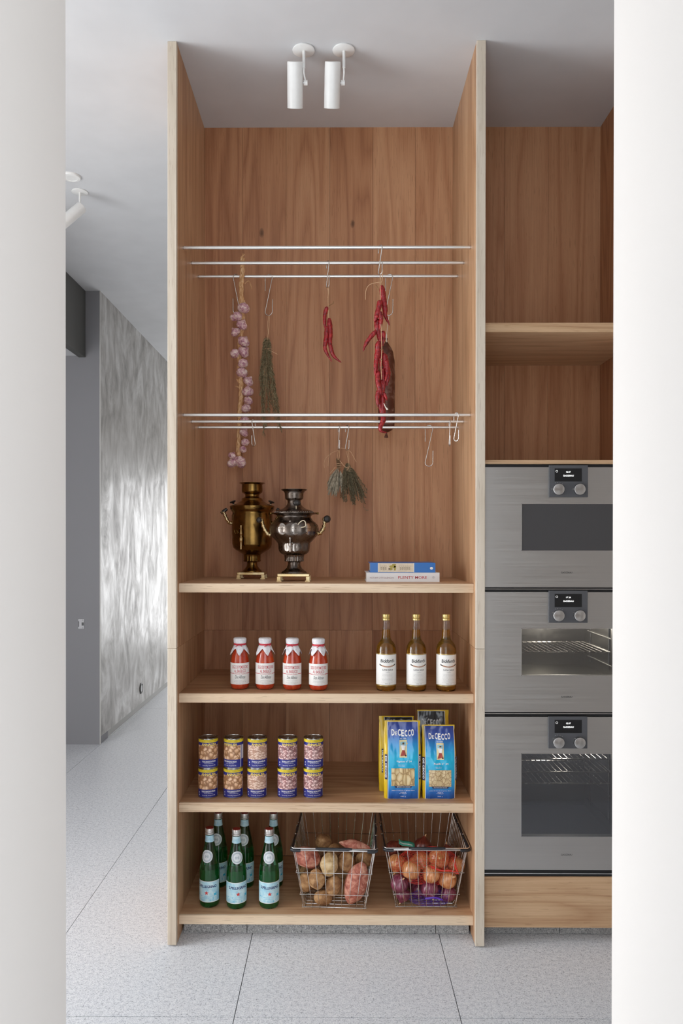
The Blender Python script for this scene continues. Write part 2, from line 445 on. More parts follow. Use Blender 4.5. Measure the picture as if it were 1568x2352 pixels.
for k in range(6):
    for h, (za, zc) in enumerate(((.095, zb_-G_), (zb_+G_, CZ))):
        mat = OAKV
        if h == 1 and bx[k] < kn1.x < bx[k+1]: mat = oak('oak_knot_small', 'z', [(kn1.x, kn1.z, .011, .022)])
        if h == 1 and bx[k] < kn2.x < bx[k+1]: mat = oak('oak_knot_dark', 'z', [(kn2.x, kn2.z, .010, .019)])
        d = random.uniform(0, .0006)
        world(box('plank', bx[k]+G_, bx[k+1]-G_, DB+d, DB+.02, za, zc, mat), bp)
for i, z in enumerate(ZS):
    s_ = empty('shelf', (0, 0, 0), pan)
    world(box('edge_strip', XI, XJ, REC, REC+.012-.0003, z-TH, z, OAKH, bev=.0010), s_)
    for a, b in ((REC+.012, .235), (.235, .42), (.42, DB)):
        world(box('board', XI, XJ, a+.0002, b-.0002, z-TH, z-random.uniform(0, .0002), OAKS), s_)
RY = (.1155, .2789, .4361); RZ = (2.5794, 1.9500); RR = .0064
for rz_ in RZ:
    for ry_ in RY:
        o = tube('rail', [(XI-.004, ry_, rz_), (XJ+.004, ry_, rz_)], RR, STEEL, n=20); world(o, pan)
        for xa, xb in ((XI, XI+.006), (XJ-.006, XJ)):
            o2 = tube('rail_socket', [(xa, 0, 0), (xb, 0, 0)], RR*1.12, CHROME, n=20)
            o2.parent = o; o2.location = (0, ry_, rz_)

# ------------------------------------------------------------------ oven cabinet
oc = thing('oven_cabinet', 'oak cabinet housing three stacked ovens with open niches above', 'cabinet', (.84, .3, 0))
OX0, OX1 = XR, 1.143
spn = empty('side_panel', (0, 0, 0), oc)
for a, b in ((.0, .2), (.2, .4), (.4, DB+.02)): world(box('board', OX1, OX1+T, a+G_, b-G_, .006, CZ, OAKV), spn)
bpn = empty('back_panel', (0, 0, 0), oc)
bxx = [OX0] + [P(x, 700, DB).x for x in (1158, 1258)] + [OX1]
for a, b in zip(bxx, bxx[1:]): world(box('plank', a+G_, b-G_, DB+random.uniform(0, .0006), DB+.02, P(1200, 1056, REC).z-.01, CZ, OAKV), bpn)
za, zb2 = P(1250, 762.5, REC).z, P(1250, 741, REC).z
world(box('shelf', OX0+.0005, OX1, REC, DB, za, zb2, OAKD, bev=.001), oc)
zc1, zc2 = P(1250, 1066, REC).z, P(1250, 1056.5, REC).z
world(box('top_board', OX0+.0005, OX1, REC-.002, DB, zc1, zc2, OAKD, bev=.0008), oc)
YO = .040
zd1, zd2 = P(1250, 2131, YO).z, P(1250, 2014.5, YO).z
world(box('drawer_front', OX0+.003, OX1-.001, YO, YO+.022, zd1, zd2, OAKD, bev=.001), oc)
world(box('carcass_base', OX0+.003, OX1-.001, YO+.022, DB, zd1, zd1+.02, OAKH), oc)

# ------------------------------------------------------------------ ovens
GLASS_D = None
def glassmat(name, col, rough, trans, spec=.6):
    t = NT(name); c = t.ramp(t.noise(t.coord(), 8), [(.3, tuple(x*.96 for x in lin(col)[:3])), (.7, lin(col)[:3])])
    return t.set(color=c, rough=rough, trans=trans, ior=1.45, spec=spec)
def thinglass(name, alpha, col='#2c2c2e'):
    t = NT(name); m = t.m
    tr = t.new('ShaderNodeBsdfTransparent'); gl = t.new('ShaderNodeBsdfGlossy'); gl.inputs['Roughness'].default_value = .04
    df = t.new('ShaderNodeBsdfDiffuse'); t.put(df.inputs[0], t.ramp(t.noise(t.coord(), 6), [(.3, lin(col)[:3]), (.7, lin(col)[:3])]))
    fr = t.new('ShaderNodeFresnel'); fr.inputs[0].default_value = 1.5
    m1 = t.new('ShaderNodeMixShader'); m1.inputs[0].default_value = alpha; t.t.links.new(tr.outputs[0], m1.inputs[1]); t.t.links.new(df.outputs[0], m1.inputs[2])
    m2 = t.new('ShaderNodeMixShader'); t.t.links.new(t.math('MULTIPLY_ADD', fr.outputs[0], 1.6, .02, clamp=True), m2.inputs[0]); t.t.links.new(m1.outputs[0], m2.inputs[1]); t.t.links.new(gl.outputs[0], m2.inputs[2])
    t.t.links.new(m2.outputs[0], t.n['Material Output'].inputs[0]); t.n.remove(t.b)
    return m
OG1 = thinglass('oven_glass_dark', .92, '#4a4a4c'); OG2 = thinglass('oven_glass_clear', .30, '#303032'); OG3 = thinglass('oven_glass_grey', .34, '#4c4e54')
CAV = brushed('oven_cavity_steel', '#9c9a95', .35, 'n'); CAVD = pm('oven_cavity_enamel', '#565b64', .35, .2)
def emis(name, col, s):
    t = NT(name); return t.set(color='#111111', emit=col, emits=s)
DISP = emis('display_white', '#ffffff', 1.4)
def oven(label, ytop, ybot, ypan, ywin, yknob, ylogo, clock, knob_rot, glass, cav, racks, lamp):
    A = lambda x, y: P(x, y, YO)
    x0 = XR+.006; x1 = OX1-.004; xc = A(1303.5, ypan[0]).x
    z0, z1 = A(1303, ybot).z, A(1303, ytop).z
    t = thing('built_in_oven', label, 'oven', ((x0+x1)/2, .3, z0-.01), 'stacked built-in ovens')
    wx0, wx1 = A(1197, 1300).x, A(1410, 1300).x; wz0, wz1 = A(1303, ywin[1]).z, A(1303, ywin[0]).z
    # door frame with an opening for the window
    ps = [boxv(x0, wx0, YO, YO+.03, z0, z1), boxv(wx1, x1, YO, YO+.03, z0, z1), boxv(wx0, wx1, YO, YO+.03, z0, wz0), boxv(wx0, wx1, YO, YO+.03, wz1, z1)]
    v, f = merge(ps); d = mob('door', v, f, OVENST, smooth=False); world(d, t)
    ed = .0016
    ps = [boxv(wx0, wx0+ed, YO-.0006, YO+.003, wz0, wz1), boxv(wx1-ed, wx1, YO-.0006, YO+.003, wz0, wz1), boxv(wx0, wx1, YO-.0006, YO+.003, wz0, wz0+ed), boxv(wx0, wx1, YO-.0006, YO+.003, wz1-ed, wz1)]
    v, f = merge(ps); e = mob('window_edge', v, f, CHROME, smooth=False); e.parent = d
    g = box('window_glass', wx0, wx1, YO+.0012, YO+.005, wz0, wz1, glass); g.parent = d
    # cavity behind
    c0, c1, cz0, cz1, cyb = wx0-.03, wx1+.03, wz0-.03, wz1+.03, .47
    ps = [boxv(c0, c0+.004, YO+.03, cyb, cz0, cz1), boxv(c1-.004, c1, YO+.03, cyb, cz0, cz1), boxv(c0, c1, YO+.03, cyb, cz0, cz0+.004), boxv(c0, c1, YO+.03, cyb, cz1-.004, cz1), boxv(c0, c1, cyb-.004, cyb, cz0, cz1)]
    v, f = merge(ps); cv = mob('oven_cavity', v, f, cav, smooth=False); world(cv, t)
    for zf in racks:
        zz = wz0+(wz1-wz0)*zf; pr = []
        n = 17
        for i in range(n):
            xx = c0+.03+(c1-c0-.06)*i/(n-1); pr.append(tubev([(xx, YO+.07, zz), (xx, cyb-.05, zz)], .0014, 6))
        for yy in (YO+.07, cyb-.05): pr.append(tubev([(c0+.012, yy, zz-.003), (c1-.012, yy, zz-.003)], .0026, 6))
        v, f = merge(pr); o = mob('wire_rack', v, f, WIRE); world(o, t)
    if lamp:
        for sgn in (-1, 1):
            pr = []
            xs_ = c0+.007 if sgn < 0 else c1-.007
            for k in range(4):
                zz = cz0+.05+(cz1-cz0-.08)*k/3; pr.append(tubev([(xs_, YO+.08, zz), (xs_, cyb-.06, zz)], .003, 6))
            for yy in (.16, .38): pr.append(tubev([(xs_, yy, cz0+.03), (xs_, yy, cz1-.02)], .003, 6))
            v, f = merge(pr); o = mob('rack_guide', v, f, CHROME); world(o, t)
        l = bpy.data.lights.new('oven_lamp_or_fill', 'POINT'); l.energy = lamp; l.color = (1, .94, .84); l.shadow_soft_size = .03  # the middle oven's own lamp; in the bottom oven an added fill
        lo = bpy.data.objects.new('oven_lamp_or_fill', l); COL.objects.link(lo); lo.location = ((c0+c1)/2+.05, .30, cz1-.02); world_loc(lo, t)
    # control panel
    pz0, pz1 = A(1303, ypan[1]).z, A(1303, ypan[0]).z; px0, px1 = A(1259, 1300).x, A(1347.8, 1300).x
    cpn = box('control_panel', px0, px1, YO-.008, YO-.0002, pz0, pz1, DKGREY, bev=.0006); world(cpn, t)
    S = flat((xc, YO-.008, 0))
    h = pz1-pz0; hw = (px1-px0)/2
    dpoly('display', S, [[(-hw*.71, pz1-h*.51), (hw*.69, pz1-h*.51), (hw*.69, pz1-h*.10), (-hw*.71, pz1-h*.10)]], .0003, BLACK, cpn)
    dtext(S, clock, 0, pz1-h*.235, hw*.24, h*.05, .0006, DISP, cpn, bold=.01)
    dtext(S, 'GAGGENAU', 0, pz1-h*.355, hw*.54, h*.055, .0006, DISP, cpn, bold=.012)
    ring = ell(-hw*.6, pz1-h*.19, hw*.05, hw*.05, 16)
    v, f = tubev([S(x, z, .0006) for x, z in ring], .0004, 4, True); mob('power_symbol', v, f, DISP, cpn)
    for sgn in (-1, 1):
        kx = xc+sgn*hw*.54; kz = A(1303, yknob).z; r = .0205
        prof = [(r, 0), (r, .014), (r*.96, .0155), (r*.9, .016), (0, .016)]
        v, f = lathev(prof, 40)
        Mx = Matrix.Translation((kx, YO-.008, kz)) @ Matrix.Rotation(R(90), 4, 'X')
        o = mob('knob', [Mx @ Vector(p) for p in v], f, KNOB, ang=30); o.parent = cpn
        a = knob_rot
        o2 = box('knob_pointer', -.0022, .0022, -.0005, .003, -.0008, .0008, CHROME); o2.parent = cpn
        o2.location = (kx-math.cos(a)*(r+.0025), YO-.011, kz+math.sin(a)*(r+.0025))
        if sgn < 0:
            for q in range(4):
                aa = R(112-20*q); dpoly('mark', flat((kx, YO-.008, kz)), [ell(math.cos(aa)*r*1.25, math.sin(aa)*r*1.25, .0007, .0007, 8)], .0004, WHINK, cpn)
    dtext(flat((xc, YO, A(1303, ylogo).z)), 'GAGGENAU', -.0035, -.0035, .041, .0065, .0004, INK, d, bold=.01)
    return t
def world_loc(o, parent):
    o.parent = parent; p = parent
    while p: o.location = o.location-p.location; p = p.parent
KNOB = None
def knobmat():
    t = NT('turned_knob_steel'); c = t.sep(t.coord('Generated'))
    x = t.math('SUBTRACT', c[0], .5); z = t.math('SUBTRACT', c[2], .5)
    n = t.noise(t.comb(t.math('MULTIPLY', t.math('SQRT', t.math('ADD', t.math('MULTIPLY', x, x), t.math('MULTIPLY', z, z))), 40.0), 0.0, 0.0), 2.0, 2)
    col = t.ramp(n, [(.3, (.50, .49, .48)), (.7, (.72, .71, .70))])
    t.set(color=col, metal=1.0, rough=.28, aniso=.8)
    tg = t.new('ShaderNodeTangent', direction_type='RADIAL', axis='Y'); t.t.links.new(tg.outputs[0], t.b.inputs['Tangent'])
    return t.m
KNOB = knobmat()
oven('top oven of the stack, steel with an unlit dark grey window', 1073, 1349, (1069, 1142), (1157, 1265.5), 1124.6, 1315, '02:07', R(4), OG1, CAVD, (.34,), 0)
oven('middle oven of the stack, wire rack and lit steel cavity behind its window', 1360, 1635.5, (1356.5, 1430), (1443, 1552), 1413, 1600.6, '17 20', R(28), OG2, CAV, (.45,), 1.6)
oven('bottom oven of the stack, tall window with several wire racks', 1647, 1998, (1645, 1718), (1730.6, 1922.5), 1703, 1963, '02:07', R(40), OG3, CAVD, (.88, .72, .58), .9)  # fill light added inside so the racks show
for ya, yb, yl in ((1066.5, 1072.5, None), (1349.5, 1359.5, 1353.2), (1636, 1646.5, 1639.4), (1998.5, 2014, 2007.2)):
    z0, z1 = P(1303, yb, YO).z, P(1303, ya, YO).z
    o = box('black_gap_strip', XR+.003, OX1-.001, YO+.006, YO+.03, z0, z1, BLACK); world(o, oc)
    if yl:
        zl = P(1303, yl, YO).z; o2 = box('bright_trim_line', XR+.006, OX1-.001, YO+.002, YO+.0062, zl-.0011, zl+.0011, CHROME); o2.parent = o
for xa in (XR+.0004,):
    o = box('black_side_gap', xa, xa+.0056, YO+.008, YO+.03, zd2, zc1, BLACK); world(o, oc)

# ------------------------------------------------------------------ ceiling spotlights
def spot(px, py, label, Y=None, tilt=(0, 0), off=None, only_plate=False, group='white ceiling spotlights'):
    c = G(px, py, CZ)
    t = thing('ceiling_spotlight', label, 'spotlight', (c.x, c.y, CZ), group)
    lathe('ceiling_plate', [(.0395, -.0015), (.041, -.003), (.0405, -.005), (.0385, -.006), (.006, -.0062)][::-1] + [(.0395, 0)], WLAMP, t, n=40)
    tube('stem', [(0.001, 0, -.006), (0.001, 0, -.068)], .0056, WLAMP, t, n=14)
    return t
def spot_head(t, pivot, axis, length, r, knuckle):
    ax = Vector(axis).normalized()
    q = ax.to_track_quat('Z', 'Y').to_matrix().to_4x4()
    prof = [(0, length*.93), (r*.93, length*.93), (r*.93, length), (r, length), (r, .004), (r*.96, 0), (0, 0)]
    v, f = lathev(prof[::-1], 40)
    Mx = Matrix.Translation(pivot) @ q
    h = mob('lamp_tube', [Mx @ Vector(p) for p in v], f, WLAMP, t)
    v, f = lathev([(r*.90, length*.935), (0.0, length*.935)], 32)
    mob('lens', [Mx @ Vector(p) for p in v], f, pm('lamp_lens', '#b9b8b4', .2), h)
    return h
for (px, py, hx, lab) in ((697, 114, -19.5, 'left of the two white tube spotlights above the shelving'), (789, 114, -25, 'right of the two white tube spotlights above the shelving')):
    t = spot(px, py, lab)
    c = Vector(t.location)
    sc = (c.y+2.838)/1800
    ax = Vector((-.03, .55, -.835)).normalized()
    a = Vector((hx*sc+.0005, -.004, -.046))
    spot_head(t, a, ax, .150, .0295, None)
    kp = a+ax*.068+Vector((.0385, 0, 0))
    tube('rod', smoothpath([(.001, 0, -.066), (.0015, .008, -.084), kp+Vector((.002, 0, 0))], 4), .0032, WLAMP, t, n=10)
    tube('pivot_knob', [kp+Vector((-.006, 0, 0)), kp+Vector((.0075, 0, 0))], .0098, WLAMP, t, n=18)
    tube('pivot_pin', [kp+Vector((-.012, 0, 0)), kp+Vector((-.004, 0, 0))], .003, WLAMP, t, n=10)
t = spot(183, 440, 'white tube spotlight tilted towards the passage at far left')
sc = (t.location.y+2.838)/1800
tube('rod', [(.001, 0, -.066), (.004, -.012, -.094)], .0045, WLAMP, t, n=10)
spot_head(t, Vector((8*sc, -.02, -.088)), (-.62, -.30, -.72), .150, .0295, None)
c = G(163, 404.5, CZ)
t = thing('ceiling_downlight', 'round white ceiling fitting half hidden by the left wall end', 'ceiling light', (c.x, c.y, CZ))
lathe('ceiling_plate', [(0, -.010), (.030, -.010), (.032, -.012), (.044, -.010), (.047, -.006), (.047, 0)], WLAMP, t, n=40)

# small fittings on the far walls
c = P(187, 1433, YF)
t = thing('wall_socket', 'small pale socket plate with dark port on the grey wall', 'socket', (c.x, YF, c.z))
box('plate', -.022, .022, -.006, 0, -.036, .036, pm('socket_plate', '#b9b9bd', .4), t, bev=.002)
box('port', .004, .018, -.008, -.005, -.011, .011, BLACK, t); box('slot', -.020, -.016, -.008, -.005, -.020, .020, BLACK, t)
for z in (-.028, .028): box('screw', .009, .013, -.0075, -.005, z-.002, z+.002, BLACK, t)
c = PXX(323.5, 1581, XP)
t = thing('wall_step_light', 'round recessed step light low on the plaster wall', 'wall light', (XP, c.y, c.z))
v, f = lathev([(.048, 0), (.048, .006), (.041, .008), (.038, .003), (0, .003)], 32)
mob('rim', [(p[2], p[0], p[1]) for p in v], [q[::-1] for q in f], pm('step_light_rim', '#4a4a4a', .4, .5), t)
v, f = lathev([(.030, .003), (.030, .007), (0, .008)], 24)
mob('lens', [(p[2], p[0], p[1]) for p in v], [q[::-1] for q in f], pm('step_light_lens', '#8a8a88', .3), t)

# ------------------------------------------------------------------ S hooks on the rails
def hook(label, px, rset, ri, Hpx, spread, tip_up=.33, wire=.0020, side=1, back=.30):
    y, z = RY[ri], RZ[rset]
    sc = (y+2.838)/1800; H = Hpx*sc
    X = P(px, 1000 if rset else 600, y).x
    Rt = max(RR+wire*1.02, .0105 if Hpx < 80 else .016); Rb = Rt*1.02
    dx = min(.95, spread*sc/Rt); hv = Vector((-side*dx, math.sqrt(1-dx*dx), 0))       # from the shaft (front) towards the tip behind the rail
    zt = z+RR+wire-Rt+wire*.0
    pts = []
    tb = H*back
    pts.append((Rt, zt-tb))
    for k in range(0, 11): a = PI*k/10; pts.append((Rt*math.cos(a), zt+Rt*math.sin(a)))
    zb = z+RR+2*wire-H+Rb
    for k in range(0, 11): a = PI+PI*k/10; pts.append((-Rb*math.cos(a)*1.0, zb+Rb*math.sin(a)))
    pts.append((-Rb*1.05, zb+H*tip_up))
    t = Vector((X, y, 0))
    P3 = [t+hv*s+Vector((0, 0, q)) for s, q in pts]
    P3 = [P3[0]] + [P3[0].lerp(P3[1], .5)] + P3[1:12] + [P3[11].lerp(P3[12], f) for f in (.25, .5, .75)] + P3[12:]
    o = thing('s_hook', label, 'hook', (X, y, z), 'steel S hooks on the rails')
    w_ = tube('wire', P3, wire, WIRE, n=8, wp=o)
    return P3, Vector(P3[-7]), o
HK = {}
def low(p3): return min(p3, key=lambda p: p.z)
for key, lab, px, rs, ri, H, spr, side in (
    ('garlic', 'large steel hook holding the garlic braid', 543, 0, 2, 93, 7, -1),
    ('rosemary', 'large steel hook holding the rosemary bundle', 617, 0, 2, 95, 9, 1),
    ('chilli', 'small steel hook holding the short chilli string', 752.5, 0, 1, 62, 3, 1),
    ('chillis', 'small steel hook on the front rail holding the long chilli string', 873, 0, 0, 68, 4, 1),
    ('salami', 'large steel hook holding the dark salami', 893.5, 0, 2, 95, 8, 1),
    ('e1', 'small empty steel hook beside the garlic braid on the lower middle rail', 582, 1, 1, 62, 3.2, -1),
    ('sage', 'small steel hook holding the grey sage bunch', 778, 1, 2, 58, 1.6, 1),
    ('thyme', 'small steel hook holding the thyme bunch', 797, 1, 2, 58, 4, 1),
    ('e2', 'large empty steel hook hanging on the lower back rail', 985, 1, 2, 95, 12, 1),
    ('e3', 'small empty steel hook seen edge-on on the lower middle rail', 1032.5, 1, 1, 62, .4, 1),
    ('e4', 'small empty steel hook nearest the right panel on the lower front rail', 1047.5, 1, 0, 66, 4.5, 1)):
    p3, _, o = hook(lab, px, rs, ri, H, spr, side=side, back=.16 if H < 80 else .30, tip_up=.28)
    HK[key] = low(p3)

# ------------------------------------------------------------------ garlic braid
def skin(name, stops, scale, rough=.5, stretch=(1, 1, 1), bump=.0, dist=0.0, **k):
    t = NT(name); v = t.vmath('MULTIPLY', t.coord(), stretch); v = t.vmath('ADD', v, t.comb(t.math('MULTIPLY', t.rand(), 20.0), 0.0, 0.0))
    n = t.noise(v, scale, 4, .6, dist)
    if bump: t.bump(n, bump, .002)
    return t.set(color=t.ramp(n, stops), rough=rough, **k)
GARL = skin('garlic_skin', [(.34, '#9c6479'), (.47, '#cf9fa6'), (.58, '#e6cbc3'), (.7, '#f2e4d8')], 85, .5, bump=.4, dist=.8)
STRAW = skin('dry_garlic_stalk', [(.3, '#b07c4c'), (.5, '#d2a474'), (.72, '#e8c79d')], 160, .7, stretch=(1, 1, .25), bump=.3)
YG = RY[2]-.020
top = P(557, 588, YG); gb = thing('garlic_braid', 'long plaited braid of purple garlic bulbs hanging at left', 'garlic braid', (top.x, YG, P(557, 1075, YG).z))
def gy(py): return YG + max(0, min(1, (py-650)/260))*.054
path = [P(x, y, gy(y)) for x, y in ((557, 592), (556, 622), (554, 650), (555, 690), (557, 740), (551, 790), (550, 850), (553, 880), (553, 910), (551, 940), (549, 990), (547, 1030), (549, 1052))]
path = smoothpath(path, 8)
for s in range(3):
    pts = []
    for i, p in enumerate(path):
        a = 2*PI*s/3 + i*.55; pts.append(p+Vector((math.cos(a)*.0048, math.sin(a*2)*.003, 0)))
    tube('plaited_stalk', pts, [.0060+.0012*math.sin(i*.8+s) for i in range(len(pts))], STRAW, n=8, wp=gb)
for (a, b) in (((555, 590), (562, 584)), ((556, 592), (558, 582)), ((548, 878), (543, 870)), ((549, 890), (541, 887)), ((552, 700), (549, 712)), ((560, 690), (566, 704)), ((558, 690), (562, 706))):
    p, q = P(*a, gy(a[1])), P(*b, gy(b[1])-.004); tube('stalk_end', [p, p.lerp(q, .5), q], [.0035, .003, .0016], STRAW, n=6, wp=gb)
cl_ = smoothpath([P(562, 652, YG), P(570, 645, YG), P(575, 652, YG), P(578, 664, YG)], 4)
tube('stalk_end', cl_, [.0016]*(len(cl_)-1)+[.0006], STRAW, n=6, wp=gb)
def bulb_v(r, seed):
    nl = 7
    def sh(q, p):
        a = math.atan2(p.y, p.x); lob = .94+.16*abs(math.sin(nl*.5*a+seed))*(1-abs(p.z)**3)
        q = Vector((q.x*lob, q.y*lob, q.z))
        if p.z > .55: k = (p.z-.55)/.45; q.x *= 1-.55*k; q.y *= 1-.55*k; q.z += r*.35*k*k
        if p.z < -.8: q.z += r*.1
        return q
    return blobv(r, r, r*.86, .05, 2, seed, 3, sh)
for i, (x, y, r) in enumerate(((559, 708, 12), (545, 727, 9.5), (535, 730, 6.5), (555, 747, 11), (541, 763, 9.5), (559, 785, 11.5), (539.5, 812, 9.5), (559, 809, 11.5), (558, 835, 10), (555.5, 856, 11), (570, 876, 10), (569, 900, 11.5), (570, 920.5, 9), (565, 938, 9.5), (562, 965, 9), (559.7, 994, 9), (563, 1016, 8), (558, 1032, 7), (533, 1047, 8), (533, 1064, 10), (551.5, 1061, 12))):
    Yb = gy(y)-.010+random.uniform(-.004, .002); c = P(x, y, Yb); rr = r*1.16*(Yb+2.838)/1800
    v, f = bulb_v(rr, i); ax = Matrix.Rotation(random.uniform(0, 6), 3, 'Z'); tl = Matrix.Rotation(random.uniform(-.9, .9), 3, 'Y') @ Matrix.Rotation(random.uniform(-.8, .2), 3, 'X')
    o = mob('garlic_bulb', [c+tl@(ax@Vector(p)) for p in v], f, GARL, ang=60); world(o, gb)
    rt = [c+tl@(ax@Vector((random.uniform(-.3, .3)*rr, random.uniform(-.3, .3)*rr, -rr*.86))) for _ in range(5)]
    pr = [tubev([p, p+tl@Vector((random.uniform(-.2, .2)*rr, random.uniform(-.2, .2)*rr, -.3*rr))], .0005, 4) for p in rt]
    v, f = merge(pr); o2 = mob('roots', v, f, STRAW); o2.parent = o

# ------------------------------------------------------------------ dried chillies
CHIL = skin('dried_chilli_skin', [(.3, '#5e0d13'), (.5, '#94181f'), (.72, '#bd3030')], 90, .36, bump=.8, coat=.12)
STALK = pm('chilli_stalk', '#8a6a3f', .7, 0, .15)
def chilli(pp, r, Y, seed, parent, stalk=None):
    sc = (Y+2.838)/1800; n = len(pp)
    pts = smoothpath([P(x, y, Y+(.003*math.sin(i*1.7+seed))) for i, (x, y) in enumerate(pp)], 14)
    m = len(pts); rs = []
    for i in range(m):
        t = i/(m-1); k = min(1, .45+t*5)*(1-t**2.6)**.8 if t < .999 else .05
        rs.append(max(.0006, r*sc*k*(1+.16*noise.noise(Vector((t*9, seed*2.3, 0))))))
    v, f = tubev(pts, rs, 16)
    v = [p+Vector((noise.noise(p*330+Vector((seed, 0, 0))), noise.noise(p*330+Vector((0, seed, 7))), 0))*.0019 for p in v]
    o = mob('chilli', v, f, CHIL, ang=80); world(o, parent)
    if stalk:
        sp2 = smoothpath([P(x, y, Y) for x, y in stalk], 4); v, f = tubev(sp2, [.0011]*len(sp2), 6); s = mob('stalk', v, f, STALK); s.parent = o
    return o
Y1 = RY[0]+.022
b = thing('chilli_string', 'long string of many dried red chillies hanging on the right', 'chillies', (HK['chillis'].x, Y1, P(880, 1000, Y1).z))
big = [([(876, 656), (879.7, 682), (884, 710), (885, 726), (895, 748)], 6.8), ([(873, 690), (869.4, 708), (863.6, 729), (859, 740)], 6.6), ([(867, 733), (866, 751), (870, 772), (871, 788)], 7), ([(864, 760), (850, 775), (839.5, 791), (833, 808)], 5.2),
       ([(878.5, 760), (881, 774), (878.5, 796)], 4.6), ([(869, 784), (867.5, 810), (863, 837), (861, 864)], 7), ([(881, 812), (886, 837), (891, 860), (887.5, 887)], 8), ([(868.6, 853), (867.5, 876), (873, 899), (875, 910)], 6.4),
       ([(876.5, 872), (877, 898), (874, 926)], 5), ([(870, 896), (866.5, 914), (869, 938)], 5.6), ([(878.6, 900), (878.6, 937), (880, 963), (873.5, 980), (875, 990), (889, 994)], 6.6), ([(882, 902), (889, 921)], 3.4),
       ([(874, 800), (876, 825), (873, 850)], 6.0), ([(879, 845), (880, 868), (884, 892)], 5.5), ([(871, 765), (874, 785), (872, 806)], 5.6), ([(872, 716), (875, 735), (871, 760)], 5.5), ([(882, 880), (879, 900), (884, 918)], 5), ([(866, 815), (864, 838), (868, 858)], 5), ([(873, 925), (876, 945), (878, 962)], 5.2), ([(887, 826), (889, 850), (885, 876)], 5)]
for i, (pp, r) in enumerate(big): chilli(pp, r, Y1+(-.008 if i % 2 else .006)+(.012 if i in (12, 13) else 0), i+1, b, stalk=[(869, 936), (864, 940), (860, 941)] if i == 9 else ([(871, 668), (867, 660), (862, 654)] if i == 0 else None))
hp = HK['chillis']
st = smoothpath([hp, P(873, 640, Y1), P(873, 665, Y1-.008), P(874.5, 740, Y1-.014), P(876.5, 800, Y1-.018), P(875, 840, Y1-.018), P(876.5, 872, Y1-.014)], 6)
tube('string', st, .0012, TWINE, n=6, wp=b)
st = smoothpath([P(873, 648, Y1-.004), P(860, 650, Y1-.006), P(847, 655, Y1-.006), P(840, 668, Y1-.004), P(839, 688, Y1-.002)], 5)
tube('string_end', st, .0011, TWINE, n=6, wp=b)
st = smoothpath([hp+Vector((.005, 0, 0)), P(878, 628, Y1), P(879, 620, Y1), P(877, 645, Y1), P(872, 650, Y1-.003)], 5)
tube('string_loop', st, .0011, TWINE, n=6, wp=b)
for x, y in ((876, 803), (875, 826), (876, 849)):
    k = P(x, y, Y1-.018); tube('knot', [k+Vector((-.004, 0, 0)), k+Vector((0, -.002, .001)), k+Vector((.005, .001, -.002))], .0012, STALK, n=6, wp=b)
v, f = merge([tubev([P(881, 926, Y1-.01), P(885, 935, Y1-.012), P(890, 941, Y1-.012)], [.0012, .002, .004], 8)]); world(mob('string_tassel', v, f, pm('white_string', '#e9e0d2', .8)), b)
Y2 = RY[1]-.004
b = thing('chilli_string', 'short string of three dried red chillies hanging in the middle', 'chillies', (HK['chilli'].x, Y2, P(760, 832, Y2).z))
chilli([(751.5, 704.5), (746, 722), (745.8, 745), (749, 760)], 4.6, Y2, 31, b, stalk=[(753, 704), (760, 699.5), (765, 697), (765.5, 692)])
chilli([(755.6, 731), (758, 762), (758, 791), (766, 817), (784, 833)], 6, Y2-.004, 32, b)
chilli([(751, 749.5), (748.7, 779), (746.6, 802), (761.5, 831)], 5.6, Y2-.009, 33, b)
st = smoothpath([HK['chilli'], P(753.5, 672, Y2), P(753, 690, Y2), P(754, 715, Y2), P(755, 735, Y2)], 5); tube('string', st, .0011, TWINE, n=6, wp=b)
st = [HK['chilli']+Vector((.003, 0, 0)), P(754.5, 672, Y2), P(752.5, 684, Y2)]; tube('string_loop', st, .001, TWINE, n=6, wp=b)

# ------------------------------------------------------------------ salami
SAL = skin('salami_casing', [(.32, '#4a2318'), (.5, '#5f3324'), (.66, '#8a6a5e'), (.78, '#a58a80')], 26, .42, bump=.3, dist=.6)
Y3 = RY[2]+.045; sc3 = (Y3+2.838)/1800
cx = P(887.5, 900, Y3).x; z0, z1 = P(887, 994, Y3).z, P(887, 786, Y3).z
b = thing('salami', 'dark brown dry salami hanging behind the long chilli string', 'salami', (cx, Y3, z0))
r = 19*sc3; Hh = z1-z0
prof = [(0, 0), (r*.25, .003), (r*.7, .012), (r*.95, .03), (r, .055), (r*1.0, Hh*.6), (r*.97, Hh*.78), (r*.85, Hh*.88), (r*.6, Hh*.94), (r*.3, Hh*.98), (.004, Hh), (0, Hh)]
v, f = lathev(prof, 36); v = [Vector(p)+Vector(p)*.05*noise.noise(Vector(p)*40) for p in v]; v = [Vector((p.x, p.y, p.z)) for p in v]
mob('body', v, f, SAL, b, ang=70)
v, f = lathev([(.001, -.022), (.0085, -.020), (.005, -.010), (.003, -.002), (.003, .004)], 12, rf=lambda a, z: 1+.25*math.sin(3*a)); mob('casing_end', v, f, SAL, b)
v, f = lathev([(.002, Hh-.004), (.003, Hh+.006), (.005, Hh+.014), (.003, Hh+.018)], 12); mob('casing_tip', v, f, SAL, b)
STRW = pm('white_string', '#e9e0d2', .8)
hl = HK['salami']-Vector(b.location)
tube('string', smoothpath([hl, Vector((.001, -.004, Hh+.045)), Vector((-.001, -.003, Hh+.020)), Vector((0, -.006, Hh-.002))], 4), [.0012]*6+[.0030]*3+[.0020]*4, STRW, b, n=8)
tube('string_tie', [Vector((math.cos(a)*.0048, math.sin(a)*.0048, Hh-.001)) for a in [2*PI*k/10 for k in range(10)]], .0014, STRW, b, n=6, closed=True)

